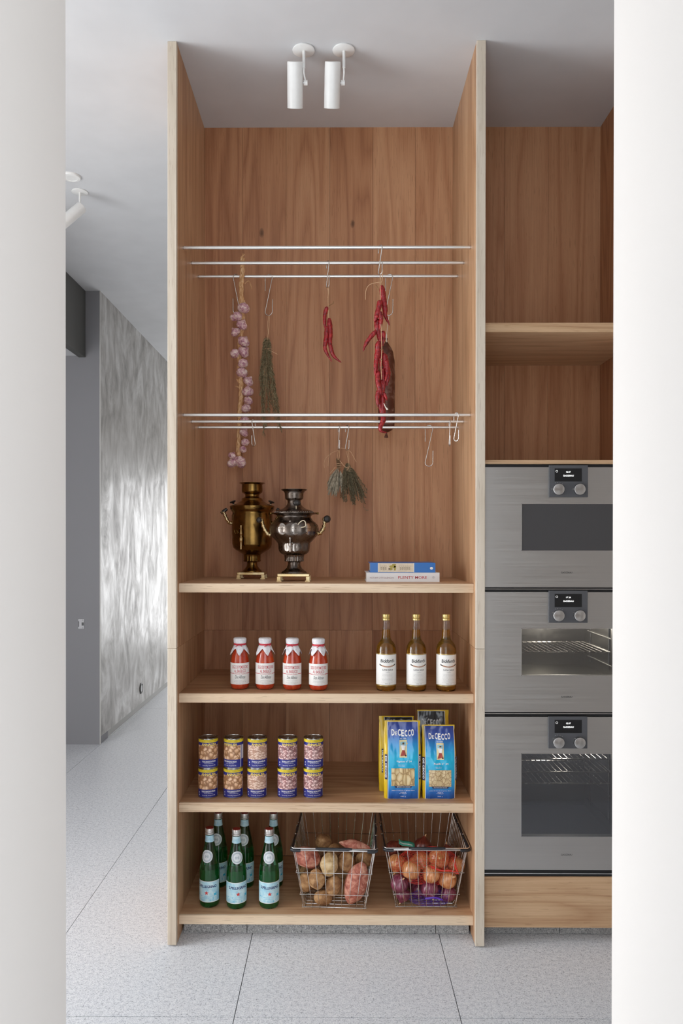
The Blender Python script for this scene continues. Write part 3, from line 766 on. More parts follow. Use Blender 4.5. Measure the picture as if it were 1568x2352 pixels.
# ------------------------------------------------------------------ herbs
ROS = skin('rosemary_green', [(.3, '#57503a'), (.5, '#857a59'), (.72, '#b5a884')], 120, .7)
SAGE = skin('dried_sage_leaf', [(.3, '#6b6352'), (.5, '#948a76'), (.72, '#b5aa95')], 90, .8)
THY = skin('dried_thyme', [(.3, '#544c3b'), (.5, '#7d7258'), (.72, '#a09478')], 120, .8)
STEM = pm('woody_stem', '#7d6146', .8, 0, .15)
def needles(path, n, ln, wd, ang, rnd, taper=1.0):
    V, Fc = [], []
    m = len(path)
    for i in range(n):
        t = i/n*(m-1); k = min(int(t), m-2); p = path[k].lerp(path[k+1], t-k); d = (path[k+1]-path[k]).normalized()
        a = rnd.uniform(0, 2*PI); o = Vector((math.cos(a), math.sin(a), rnd.uniform(-.2, .2)))
        o = (o-d*o.dot(d)).normalized(); q = (d*math.cos(ang)+o*math.sin(ang)).normalized(); sd = q.cross(o).normalized()
        L = ln*rnd.uniform(.6, 1.15)*(1-(1-taper)*i/n); b_ = len(V)
        V += [p, p+q*L*.5+sd*wd, p+q*L, p+q*L*.5-sd*wd, p+q*L*.5+o*wd*.8]
        Fc += [(b_, b_+1, b_+4), (b_+1, b_+2, b_+4), (b_+2, b_+3, b_+4), (b_+3, b_, b_+4), (b_, b_+3, b_+2, b_+1)]
    return V, Fc
rnd = random.Random(3)
Y4 = RY[2]-.018
tp = P(615, 777, Y4)
b = thing('rosemary_bundle', 'hanging bundle of dark green rosemary sprigs tied with twine', 'herbs', (tp.x, Y4, P(615, 995, Y4).z))
ends = [(606, 997, 0), (644, 987, 0), (640, 975, -.01), (602, 960, .01), (615, 940, -.014), (628, 945, .006), (634, 965, -.004), (608, 950, -.012), (598, 905, 0), (632, 915, -.012), (622, 925, .012), (604, 890, -.016), (612, 900, -.02), (625, 890, -.018), (597, 868, -.006), (641, 950, .006), (610, 975, .004), (636, 940, .01), (606, 920, -.008), (618, 955, .002), (601, 930, -.004), (629, 930, -.016), (612, 870, -.024), (620, 860, -.022), (604, 860, -.018)]
for i, (x, y, dy) in enumerate(ends):
    s = P(608+rnd.uniform(-2, 14), 775+rnd.uniform(-3, 18), Y4+dy*.3); e = P(x, y, Y4+dy); mid = s.lerp(e, .5)+Vector((rnd.uniform(-.006, .006) - (.006 if x < 612 else 0), dy*.6, 0))
    pth = smoothpath([s, mid, e], 6)
    st_ = tube('sprig', pth, [.0011]*len(pth), STEM, n=5, wp=b)
    v, f = needles(pth, int(80+(y-860)*.6), .021, .0012, .45, rnd)
    o = mob('needles', v, f, ROS, smooth=False); o.parent = st_
hp = HK['rosemary']
tube('string', smoothpath([hp, P(614.5, 745, Y4-.002), P(615.5, 766, Y4-.004), P(612, 800, Y4-.014), P(615, 825, Y4-.018), P(607, 848, Y4-.020), P(606, 862, Y4-.020)], 5), .0010, TWINE, n=6, wp=b)
tube('string_loop', smoothpath([hp+Vector((.003, 0, 0)), P(617.5, 750, Y4-.002), P(616, 768, Y4-.004)], 4), .0010, TWINE, n=6, wp=b)
tube('string_end', [P(615, 803, Y4-.016), P(626, 808, Y4-.017), P(637, 814, Y4-.017)], .0010, TWINE, n=6, wp=b)
tube('string_wrap', [P(615+11*math.cos(a), 803+2.5*math.sin(a), Y4+.016*math.sin(a)) for a in [2*PI*k/14 for k in range(14)]], .0012, TWINE, n=6, closed=True, wp=b)
# sage
Y5 = RY[2]-.016
def leafv(pth, wd):
    V, Fc = [], []; m = len(pth)
    for i, p in enumerate(pth):
        t = i/(m-1); w_ = wd*math.sin(PI*min(1, .06+t*.94))**.7; d = (pth[min(i+1, m-1)]-pth[max(i-1, 0)]).normalized(); sd = d.cross(Vector((0, 1, 0))).normalized()
        V += [p-sd*w_, p+Vector((0, -w_*.45, 0)), p+sd*w_, p+Vector((0, .0004-w_*.3, 0))]
    for i in range(m-1):
        q = i*4
        for k in range(4): Fc.append((q+k, q+(k+1) % 4, q+4+(k+1) % 4, q+4+k))
    return V, Fc
def bunch_tie(b, x, y0, y1, wpx, Y, colm):
    sc = (Y+2.838)/1800
    for yy in (y0, (y0+y1)/2, y1):
        tube('string_wrap', [P(x+wpx*math.cos(a), yy+1.2*math.sin(a)+random.uniform(-1, 1)*.3, Y+wpx*sc*math.sin(a)) for a in [2*PI*k/14 for k in range(14)]], .0011, colm, n=6, closed=True, wp=b)
b = thing('sage_bunch', 'grey dried sage bunch with long leaves, left of the two small bunches', 'herbs', (P(777, 1060, Y5).x, Y5, P(770, 1148, Y5).z))
for i in range(7): tube('stem', [P(772+i*1.3, 1052+rnd.uniform(-2, 2), Y5+rnd.uniform(-.006, .006)), P(775+i*.9, 1078, Y5+rnd.uniform(-.006, .006))], .0016, STEM, n=5, wp=b)
for i in range(58):
    u = rnd.uniform(-1, 1); dy = rnd.uniform(-1, 1); ln = rnd.uniform(.55, 1.0)
    sx = 777+u*4; ex = 768+u*19; ey = 1078+66*ln*(1-.12*u*u); s0 = rnd.uniform(.0, .45)
    pts = [P(sx+(ex-sx)*t, 1076+(ey-1076)*t, Y5+dy*(.006+.022*math.sin(t*2.2))) for t in (s0, s0+(1-s0)*.35, s0+(1-s0)*.7, 1.0)]
    pts[1] += Vector((u*.004, 0, 0)); v, f = leafv(smoothpath(pts, 3), rnd.uniform(.0022, .0042)); world(mob('leaf', v, f, SAGE, ang=70), b)
bunch_tie(b, 778, 1066, 1076, 6.2, Y5, TWINE)
hp = HK['sage']
tube('string', smoothpath([hp+Vector((-.002, 0, 0)), P(775.5, 1045, Y5), P(776, 1056, Y5-.008)], 4), .0010, TWINE, n=6, wp=b)
tube('string', smoothpath([hp+Vector((.002, 0, 0)), P(779.5, 1045, Y5), P(778, 1056, Y5-.008)], 4), .0010, TWINE, n=6, wp=b)
tube('string_end', smoothpath([hp, P(762, 1040, Y5-.004), P(748, 1052, Y5-.006), P(744, 1064, Y5-.006), P(745, 1075, Y5-.004)], 5), .0007, TWINE, n=5, wp=b)
tube('string_end', smoothpath([P(760, 1042, Y5-.004), P(755, 1052, Y5-.006), P(753, 1070, Y5-.006)], 5), .0007, TWINE, n=5, wp=b)
tube('string_end', smoothpath([P(770, 1072, Y5-.012), P(763, 1081, Y5-.014), P(757, 1088, Y5-.014)], 4), .0012, TWINE, n=5, wp=b)
b = thing('thyme_bunch', 'bushy dried thyme bunch, right of the two small bunches', 'herbs', (P(800, 1070, Y5).x, Y5, P(810, 1165, Y5).z))
for i in range(62):
    u = rnd.uniform(-1, 1); dy = rnd.uniform(-1, 1); ln = rnd.uniform(.5, 1.0)
    ex = 810+u*26+(6 if u > .5 else 0); ey = 1082+78*ln*(1-.2*u*u)+(12 if u > .8 else 0)
    s = P(798+u*4, 1066+rnd.uniform(-3, 3), Y5+dy*.006); e = P(ex, ey, Y5+dy*.028); mid = s.lerp(e, .45)+Vector((u*.006-.002, dy*.006, -.002))
    pth = smoothpath([s, mid, e+Vector((rnd.uniform(-.003, .003), 0, 0))], 5)
    st_ = tube('sprig', pth, [.0007]*len(pth), THY, n=4, wp=b)
    v, f = needles(pth[2:], 84, .0085, .0016, .8, rnd); o = mob('leaves', v, f, THY, smooth=False); o.parent = st_
pth = smoothpath([P(832, 1140, Y5), P(834, 1162, Y5), P(840, 1171, Y5), P(846, 1172, Y5)], 5); st_ = tube('sprig', pth, .0007, THY, n=4, wp=b); v, f = needles(pth, 16, .005, .0011, .9, rnd); o = mob('leaves', v, f, THY, smooth=False); o.parent = st_
bunch_tie(b, 801, 1074, 1083, 6.2, Y5, TWINE)
hp = HK['thyme']
tube('string', smoothpath([hp+Vector((-.002, 0, 0)), P(797, 1045, Y5-.002), P(801, 1066, Y5-.010), P(800, 1076, Y5-.014), P(796, 1081, Y5-.016)], 5), .0010, TWINE, n=6, wp=b)
tube('string', smoothpath([hp+Vector((.002, 0, 0)), P(800.5, 1042, Y5), P(801, 1066, Y5-.006)], 4), .0009, TWINE, n=6, wp=b)
tube('string_end', smoothpath([hp, P(805, 1038, Y5-.004), P(812, 1050, Y5-.005), P(818, 1061, Y5-.004)], 4), .0009, TWINE, n=5, wp=b)
tube('string_end', smoothpath([hp, P(790, 1030, Y5-.004), P(782, 1029, Y5-.004)], 4), .0009, TWINE, n=5, wp=b)
tube('string_end', smoothpath([P(780, 1058, Y5-.014), P(790, 1070, Y5-.016), P(798, 1076, Y5-.016)], 4), .0012, TWINE, n=5, wp=b)

# ------------------------------------------------------------------ samovars
def met(name, a, b, rough, sc=18):
    t = NT(name); n = t.noise(t.coord(), sc, 4, .6)
    return t.set(color=t.ramp(n, [(.3, a), (.7, b)]), metal=1.0, rough=t.ramp(n, [(.3, (rough*.7,)*3), (.75, (rough*1.5,)*3)]))
GOLD = met('tarnished_brass', '#5f4826', '#94733f', .2); GOLDL = met('polished_brass', '#b8955c', '#e0cfa6', .25)
SILV = met('tarnished_nickel', '#5b524c', '#857b73', .26); SILVL = met('pale_worn_nickel', '#9a918a', '#c9c1b8', .22)  # second nickel is paler, for tap, beads and oval panels
DKW = pm('dark_turned_wood', '#2b2623', .4, 0, .2, 60); IVORY = pm('ivory_enamel', '#dcd0b4', .35)
def samovar(name, label, px, pyfoot, k, prof, mat, matl, base, feet, lobes, arms, knobs, tap, base_shift=0):
    front = G(px, pyfoot, ZS[0]); sc = None
    halfb = base[0]*k
    Yc = front.y+halfb*.92
    c = P(px, pyfoot-40, Yc)
    t = thing(name, label, 'samovar', (c.x, Yc, ZS[0]), 'antique samovars')
    zb = base[1]*k
    seg = {}
    def part(nm, i0, i1, rf=None, m=mat, n=64):
        pr = [(r*k, zb+z*k) for r, z in prof[i0:i1]]
        v, f = lathev(pr, n, rf); return mob(nm, v, f, m, t, ang=50)
    for nm, i0, i1, l in lobes: part(nm, i0, i1, l)
    # square foot plate with cut-out sides and four feet
    hb = halfb; zt = zb
    fr = box('foot_plate', -hb, hb, -hb, hb, zt-.012, zt, GOLDL, t, bev=.002)
    for sx in (-1, 1):
        for sy_ in (-1, 1):
            v, f = merge([boxv(sx*hb-(.013 if sx > 0 else 0), sx*hb+(.013 if sx < 0 else 0), sy_*hb-(.013 if sy_ > 0 else 0), sy_*hb+(.013 if sy_ < 0 else 0), .004, zt-.012),
                          boxv(sx*hb*1.03-(.019 if sx > 0 else 0), sx*hb*1.03+(.019 if sx < 0 else 0), sy_*hb*1.03-(.019 if sy_ > 0 else 0), sy_*hb*1.03+(.019 if sy_ < 0 else 0), 0, .004)])
            mob('foot', v, f, GOLDL, t, smooth=False)
    for (pts, rad, knob, krad, km, axis) in arms:
        p3 = [Vector((x*k, y*k, zb+z*k)) for x, y, z in pts]; pth = smoothpath(p3, 6)
        a_ = tube('handle_arm', pth, [rad*k*(1.25-.45*i/len(pth)+.22*math.sin(i*1.4)) for i in range(len(pth))], GOLDL, t, n=12)
        kp = Vector((knob[0]*k, knob[1]*k, zb+knob[2]*k))
        if axis == 'ball':
            v, f = blobv(krad*k, krad*k, krad*k, 0, 1, 0, 3); mob('grip_knob', [kp+Vector(p) for p in v], f, km, a_)
        else:
            d = Vector(axis)*krad*k; tube('grip', [kp-d, kp-d*.5, kp, kp+d*.5, kp+d], [krad*k*.36, krad*k*.45, krad*k*.48, krad*k*.45, krad*k*.36], km, a_, n=16)
    for (x, z, tilt) in knobs:
        b0 = Vector((x*k, -10*k, zb+z*k))
        st = tube('lid_knob_stem', [b0, b0+Vector((tilt*6*k, 0, 26*k))], 5*k, matl, t, n=10)
        tp = b0+Vector((tilt*12*k, 0, 46*k)); ax = Vector((tilt*.35, 0, 1)).normalized()
        tube('lid_knob', [tp-ax*24*k, tp-ax*8*k, tp+ax*4*k, tp+ax*16*k, tp+ax*20*k], [10*k, 14*k, 42*k, 34*k, 8*k], DKW, st, n=18)
    tap(t, k, zb, mat, matl)
    return t
def tapmaker(ang, rb, zt, zkey, drop, keypts, keymat, kx=1.0):
    def fn(t, k, zb, mat, matl):
        d = Vector((math.sin(ang), -math.cos(ang), 0)); sd = Vector((math.cos(ang), math.sin(ang), 0))
        o = d*(rb*k)+Vector((0, 0, zb+zt*k))
        tp = tube('tap', [o-d*14*k, o, o+d*10*k, o+d*30*k, o+d*58*k, o+d*62*k], [26*k, 30*k, 17*k, 15*k, 17*k, 12*k], mat, t, n=16)
        e = o+d*46*k
        tube('tap_body', [e-Vector((0, 0, drop*k)), e-Vector((0, 0, drop*.8*k)), e-Vector((0, 0, 40*k)), e-Vector((0, 0, 22*k)), e, e+Vector((0, 0, 22*k)), e+Vector((0, 0, 30*k)), e+Vector((0, 0, 60*k)), e+Vector((0, 0, 66*k)), e+Vector((0, 0, zkey*.8*k)), e+Vector((0, 0, zkey*k))],
             [13*k, 11*k, 12*k, 19*k, 24*k, 19*k, 10*k, 13*k, 17*k, 8*k, 13*k], matl, tp, n=14)
        hd = e+Vector((0, 0, zkey*.72*k))
        pth = smoothpath([hd+sd*x*k*kx+Vector((0, 0, z*k))-Vector((0, .004, 0)) for x, z in keypts], 3)
        tube('tap_key', pth, 6*k, keymat, tp, n=8)
        v, f = lathev([(0, 0), (26*k, 0), (30*k, 3*k), (22*k, 8*k), (0, 9*k)], 20)
        Mx = Matrix.Translation(o-d*2*k) @ d.to_track_quat('Z', 'Y').to_matrix().to_4x4()
        mob('tap_rose', [Mx @ Vector(p) for p in v], f, matl, tp)
    return fn
# brass one (profile in crop units above the foot plate)
gp = [(0, 0), (122, 0), (120, 10), (112, 18), (90, 40), (68, 70), (62, 100), (64, 118), (104, 128), (107, 138), (103, 150), (104, 205), (108, 214), (120, 222), (135, 232), (150, 240), (200, 268), (234, 300), (246, 345), (252, 520), (254, 700), (247, 716), (246, 738), (258, 752), (270, 770), (276, 798), (277, 812), (268, 818), (205, 838), (196, 842), (180, 852), (145, 872), (132, 890), (128, 905), (104, 918), (88, 930), (85, 946), (92, 962), (126, 985), (130, 1010), (127, 1080), (131, 1086), (162, 1098), (160, 1102), (124, 1100), (118, 1000), (0, 1000)]
flute = lambda n, a: (lambda th, z: 1+a*(1 if math.sin(n*th) > .1 else 0))
lob = [('pedestal', 0, 9, None), ('pierced_collar', 8, 13, flute(14, -.07)), ('body', 12, 24, None), ('shoulder', 23, 33, None), ('chimney_neck', 32, 38, None), ('crown', 37, 47, None)]
arms = [([(-238, -20, 600), (-268, -24, 605), (-300, -26, 630), (-330, -28, 690), (-350, -30, 735), (-378, -30, 735)], 20, (-345, -24, 752), 48, DKW, (.75, 0, .6)),
        ([(238, -20, 600), (268, -24, 605), (300, -26, 630), (330, -28, 690), (350, -30, 735), (378, -30, 735)], 20, (345, -24, 752), 48, DKW, (-.75, 0, .6))]
keyb = [(-4, 0), (-40, 20), (-75, 5), (-90, -25), (-70, -55), (-40, -40), (-60, -10)]
samovar('brass_samovar', 'tarnished brass samovar with straight-sided body, behind the silvery one', 578.8, 1330, .000336, gp, GOLD, GOLDL, (170, 85), None, lob, arms, [(-225, 815, -1), (225, 815, 1)], tapmaker(R(-22), 236, 400, 170, 120, keyb, GOLD))
sp_ = [(0, 0), (162, 0), (158, 10), (148, 22), (120, 40), (96, 62), (80, 95), (76, 115), (80, 138), (120, 150), (122, 160), (117, 172), (122, 222), (128, 228), (152, 240), (172, 255), (186, 280), (192, 320), (196, 372), (224, 405), (275, 460), (298, 505), (303, 550), (292, 595), (262, 630), (228, 655), (208, 690), (210, 710), (232, 728), (286, 740), (288, 748), (238, 752), (240, 762), (225, 776), (168, 792), (120, 815), (90, 850), (80, 880), (84, 905), (110, 925), (114, 935), (116, 985), (120, 1002), (132, 1018), (162, 1036), (160, 1041), (124, 1030), (108, 960), (0, 960)]
lobes8 = lambda th, z: 1+.045*abs(math.cos(5*th+.6))-.02
lob = [('pedestal', 0, 10, None), ('fluted_collar', 9, 15, flute(22, -.06)), ('body', 14, 27, lobes8), ('lid_flange', 26, 33, None), ('lid', 32, 40, None), ('crown', 39, 49, None)]
arms = [([(-288, -25, 470), (-330, -28, 492), (-372, -30, 560), (-392, -32, 625), (-400, -34, 672), (-398, -36, 690)], 22, (-432, -40, 660), 38, DKW, 'ball'),
        ([(288, -25, 490), (330, -28, 505), (366, -30, 560), (378, -32, 620), (372, -34, 672), (368, -34, 692)], 22, (410, -40, 672), 46, DKW, 'ball')]
keys = [(10, 0), (40, 40), (80, 45), (105, 10), (140, 0), (190, 15), (185, 70), (150, 80), (110, 50), (85, 5), (55, -25), (20, -15), (10, 0)]
sm = samovar('nickel_samovar', 'silvery nickel samovar with lobed bulbous body in front', 675.3, 1335.8, .0003155, sp_, SILV, SILVL, (198, 97), None, lob, arms, [], tapmaker(R(-8), 205, 360, 285, 90, keys, IVORY, 1.0))
k = .0003155; zb = 97*k
for i in range(46):
    a = 2*PI*i/46; p = Vector((math.sin(a)*240*k, -math.cos(a)*240*k, zb+756*k)); v, f = blobv(8*k, 8*k, 8*k, 0, 1, 0, 1)
    if i == 0: o = mob('bead', v, f, SILVL, sm); bd = o.data; o.location = p
    else: o = link(bpy.data.objects.new('bead', bd), sm); o.location = p
st = tube('lid_knob_stem', [(33*k, -150*k, zb+790*k), (33*k, -155*k, zb+835*k)], 6*k, IVORY, sm, n=10)
v, f = blobv(50*k, 34*k, 38*k, .08, 2, 2, 3); mob('lid_knob', [Vector((40*k, -158*k, zb+868*k))+Vector(p) for p in v], f, DKW, st)
tube('flange_lug', [(250*k, -20*k, zb+744*k), (305*k, -20*k, zb+744*k)], [9*k, 14*k], GOLD, sm, n=12)
tube('flange_lug', [(-250*k, -20*k, zb+744*k), (-296*k, -20*k, zb+744*k)], [9*k, 14*k], GOLD, sm, n=12)
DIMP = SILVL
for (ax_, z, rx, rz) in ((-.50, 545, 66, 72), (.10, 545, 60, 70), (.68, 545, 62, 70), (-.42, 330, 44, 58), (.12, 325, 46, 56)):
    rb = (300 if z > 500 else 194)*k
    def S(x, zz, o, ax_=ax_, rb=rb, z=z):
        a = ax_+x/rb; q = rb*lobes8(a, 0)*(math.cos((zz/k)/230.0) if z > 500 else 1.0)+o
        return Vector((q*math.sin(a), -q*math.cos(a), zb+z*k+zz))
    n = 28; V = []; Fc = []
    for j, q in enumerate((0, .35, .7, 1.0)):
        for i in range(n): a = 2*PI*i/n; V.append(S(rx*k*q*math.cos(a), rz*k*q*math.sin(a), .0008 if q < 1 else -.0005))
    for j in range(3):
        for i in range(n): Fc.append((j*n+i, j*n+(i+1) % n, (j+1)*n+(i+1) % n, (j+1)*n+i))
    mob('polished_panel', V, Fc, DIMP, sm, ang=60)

# ------------------------------------------------------------------ books
def book(label, xa, xb, ya, yb, Y0, z0, depth, cover, pages_inset=.004):
    a, b_ = P(xa, (ya+yb)/2, Y0), P(xb, (ya+yb)/2, Y0); h = P(900, ya, Y0).z-P(900, yb, Y0).z
    w_ = b_.x-a.x
    t = thing('book', label, 'book', ((a.x+b_.x)/2, Y0, z0), 'stacked cookbooks')
    ct = .0028
    v, f = merge([boxv(-w_/2, w_/2, .0, depth, 0, ct), boxv(-w_/2, w_/2, .0, depth, h-ct, h), boxv(-w_/2, w_/2, 0, ct, ct, h-ct)])
    mob('cover', v, f, cover, t, smooth=False)
    box('page_block', -w_/2+.004, w_/2-.004, ct, depth-.005, ct, h-ct, pm('book_pages', '#efe9dc', .8, 0, .06, 500), t)
    return t, w_, h
WCOV = pm('white_book_cover', '#efeff0', .4); BCOV = pm('blue_book_cover', '#2f74c4', .35)
Yb_ = G(920, 1336.4, ZS[0]).y
t, w_, h1 = book('white lower book of the stack with red title on its spine', 841, 1009, 1315.5, 1336.6, Yb_, ZS[0], .20, WCOV)
S = flat((0, 0, 0))
k = w_/168
sp_l = dgrid('spine_print', S, -w_/2, w_/2, 0, h1, .0003, WCOV, t, 2, 1)
dtext(S, 'YOTAM OTTOLENGHI', -w_/2+35*k, .36*h1, 55*k, .16*h1, .0006, pm('brown_ink', '#9c7478', .6), sp_l)
dtext(S, 'PLENTY MORE', -w_/2+106*k, .33*h1, 66*k, .30*h1, .0006, REDINK, sp_l, bold=.008)
dpoly('publisher_mark', S, [ell(w_/2-14*k, .5*h1, 3*k, 3*k, 12)], .0006, pm('pale_grey_ink', '#d6d6d8', .6), sp_l)
t, w_, h2 = book('blue upper book of the stack with cream spine panel', 849.5, 999.5, 1293, 1315.3, Yb_+.004, ZS[0]+h1+.0004, .185, BCOV)
k = w_/150
sp_l = dgrid('spine_panel', S, -w_/2+19*k, -w_/2+100*k, .04*h2, .96*h2, .0004, pm('cream_spine_panel', '#e3d5bd', .6, 0, .08, 90), t, 2, 1)
dgrid('spine_panel_edge', S, -w_/2+18*k, -w_/2+19*k, .02*h2, .98*h2, .0004, WHINK, t, 1, 1); dgrid('spine_panel_edge', S, -w_/2+100*k, -w_/2+101.4*k, .02*h2, .98*h2, .0004, WHINK, t, 1, 1)
OCH = pm('ochre_ink', '#b0a04a', .6); SEP = pm('sepia_ink', '#8b7a66', .6)
dpoly('vignette', S, [ell(-w_/2+52*k, .62*h2, 8*k, 3*k, 12), ell(-w_/2+57*k, .45*h2, 2.5*k, 6*k, 12), ell(-w_/2+48*k, .36*h2, 4*k, 3*k, 12), ell(-w_/2+55*k, .80*h2, 5*k, 1.6*k, 10)], .0007, OCH, sp_l)
dpoly('vignette', S, [ell(-w_/2+44.5*k, .36*h2, 2.6*k, 2.4*k, 10)], .0008, SEP, sp_l)
for j, xx in enumerate((26, 31, 36, 70, 75, 80, 85, 90)):
    dtext(S, 'IlI'[j % 3]+'oiI', -w_/2+xx*k, .25*h2, 3.4*k, .5*h2, .0007, SEP, sp_l)
dpoly('publisher_mark', S, [ell(w_/2-9*k, .44*h2, 3.6*k, 3.2*k, 16)], .0005, WHINK, t)

# ------------------------------------------------------------------ tomato sauce bottles
SAUCE = skin('tomato_sauce', [(.3, '#9c2a10'), (.55, '#b93a1a'), (.75, '#c9531f')], 55, .12, stretch=(1, 1, .4), coat=1.0, coatr=.03)
CLOTH = skin('white_cap_paper', [(.3, '#d9d8de'), (.6, '#f2f1f3')], 120, .75, bump=.3); RIB = pm('red_ribbon', '#c93a48', .5)
def sauce_bottle():
    k = .002995/1.81*1.0     # metres per photo pixel on this shelf
    k = .001613
    t = thing('sauce_bottle', '', 'bottle', (0, 0, 0), 'tomato sauce bottles')
    body = [(0, .0), (.022, 0), (.0295, .002), (.0335, .0065), (.0352, .013), (.0356, .02), (.0356, .098), (.0345, .112), (.031, .128), (.0265, .142), (.0225, .153), (.0205, .162), (.0200, .170)]
    lathe('glass_body', body, SAUCE, t, 48)
    Sc = cyl(.0358)
    lb = dgrid('label', Sc, -.052, .052, 13*k, 63*k, .0002, PAPER, t, 32, 1)
    dtext(Sc, 'SUGO DI POMODORO', .0035, 50*k, .0655, .0122, .0005, REDINK, lb, bold=.012)
    dtext(Sc, 'AL BASILICO', .0035, 41*k, .045, .0115, .0005, REDINK, lb, bold=.012)
    dgrid('red_line', Sc, -.05, -.0205, 38*k, 39.4*k, .0004, RIB, lb, 10, 1); dgrid('red_line', Sc, .028, .05, 38*k, 39.4*k, .0004, RIB, lb, 8, 1)
    dtext(Sc, 'POMODORO ITALIANO', .0035, 36.6*k, .045, .0044, .0004, REDINK, lb)
    dtext(Sc, 'Don Alfonso', .004, 27*k, .040, .0125, .0005, INK, lb, shear=.35)
    dtext(Sc, 'ingredienti: pomodoro, basilico', .004, 22*k, .044, .0028, .0004, INKG, lb)
    dtext(Sc, 'olio extra vergine di oliva, sale', .004, 18.6*k, .048, .0026, .0004, INKG, lb)
    dtext(Sc, 'peso netto 350 g', .004, 15.4*k, .030, .0022, .0004, INKG, lb)
    zc = .170
    cap = [(.0205, zc-.006), (.0218, zc-.002), (.0222, zc+.003), (.0240, zc+.008), (.0244, zc+.018), (.0235, zc+.022), (.0200, zc+.0245), (0, zc+.0252)]
    cp_ = lathe('paper_cap', cap, CLOTH, t, 48, rf=lambda a, z: 1+.018*math.sin(17*a+z*300)+.01*math.sin(29*a))
    rb = lathe('ribbon', [(.0222, zc-.0035), (.0234, zc-.003), (.0234, zc+.0032), (.0222, zc+.0037)], RIB, t, 36)
    pr = [tubev([(.004, -.0235, zc), (-.004, -.028, zc-.003), (-.011, -.027, zc-.008)], [.0014, .0016, .0010], 6), tubev([(.004, -.0235, zc), (.010, -.0275, zc-.002), (.015, -.026, zc-.0065)], [.0014, .0016, .0010], 6)]
    v, f = merge(pr); mob('ribbon_end', v, f, RIB, rb)
    # pointed paper skirt
    n = 64; V = []; Fc = []
    for j in range(6):
        q = j/5
        for i in range(n):
            a = 2*PI*i/n; c4 = abs(((a/(2*PI)*5+.22) % 1)-.5)*2          # 0 at tips, 1 between
            L = .0120+.026*(1-c4)**1.15; z = zc-.003-L*q; r = .0225+.0125*q*(L/.03)+.0016*math.sin(10*a)*q
            bl = .0213+max(0, (zc-.003-z)-.006)*.55
            V.append((max(r, bl+.0008)*math.sin(a), -max(r, bl+.0008)*math.cos(a), z))
    for j in range(5):
        for i in range(n): q = j*n+i; q2 = j*n+(i+1) % n; Fc.append((q, q2, q2+n, q+n))
    sk = mob('paper_skirt', V, Fc, CLOTH, t, ang=80)
    sm_ = sk.modifiers.new('thickness', 'SOLIDIFY'); sm_.thickness = .0006; sm_.offset = 1
    return t
sb = sauce_bottle()
for i, (x, y, lab, rz) in enumerate(((551, 1584.8, 'leftmost of the four tomato sauce bottles with white paper caps', 2), (608.5, 1585.2, 'second tomato sauce bottle from the left with white paper cap', 5), (671, 1586.2, 'third tomato sauce bottle from the left with white paper cap', -5), (731, 1587.2, 'rightmost of the four tomato sauce bottles with white paper caps', -3))):
    o = sb if i == 0 else copy_tree(sb); p = G(x, y, ZS[1]); o['label'] = lab
    o.location = (p.x*1.012, p.y+.033, ZS[1]); o.rotation_euler.z = R(rz)
    for ch in o.children:
        if ch.name.startswith(('paper_skirt', 'ribbon', 'paper_cap')): ch.rotation_euler.z = R(random.uniform(-40, 40)) if ch.name.startswith('paper_skirt') else R(random.uniform(-18, 18))

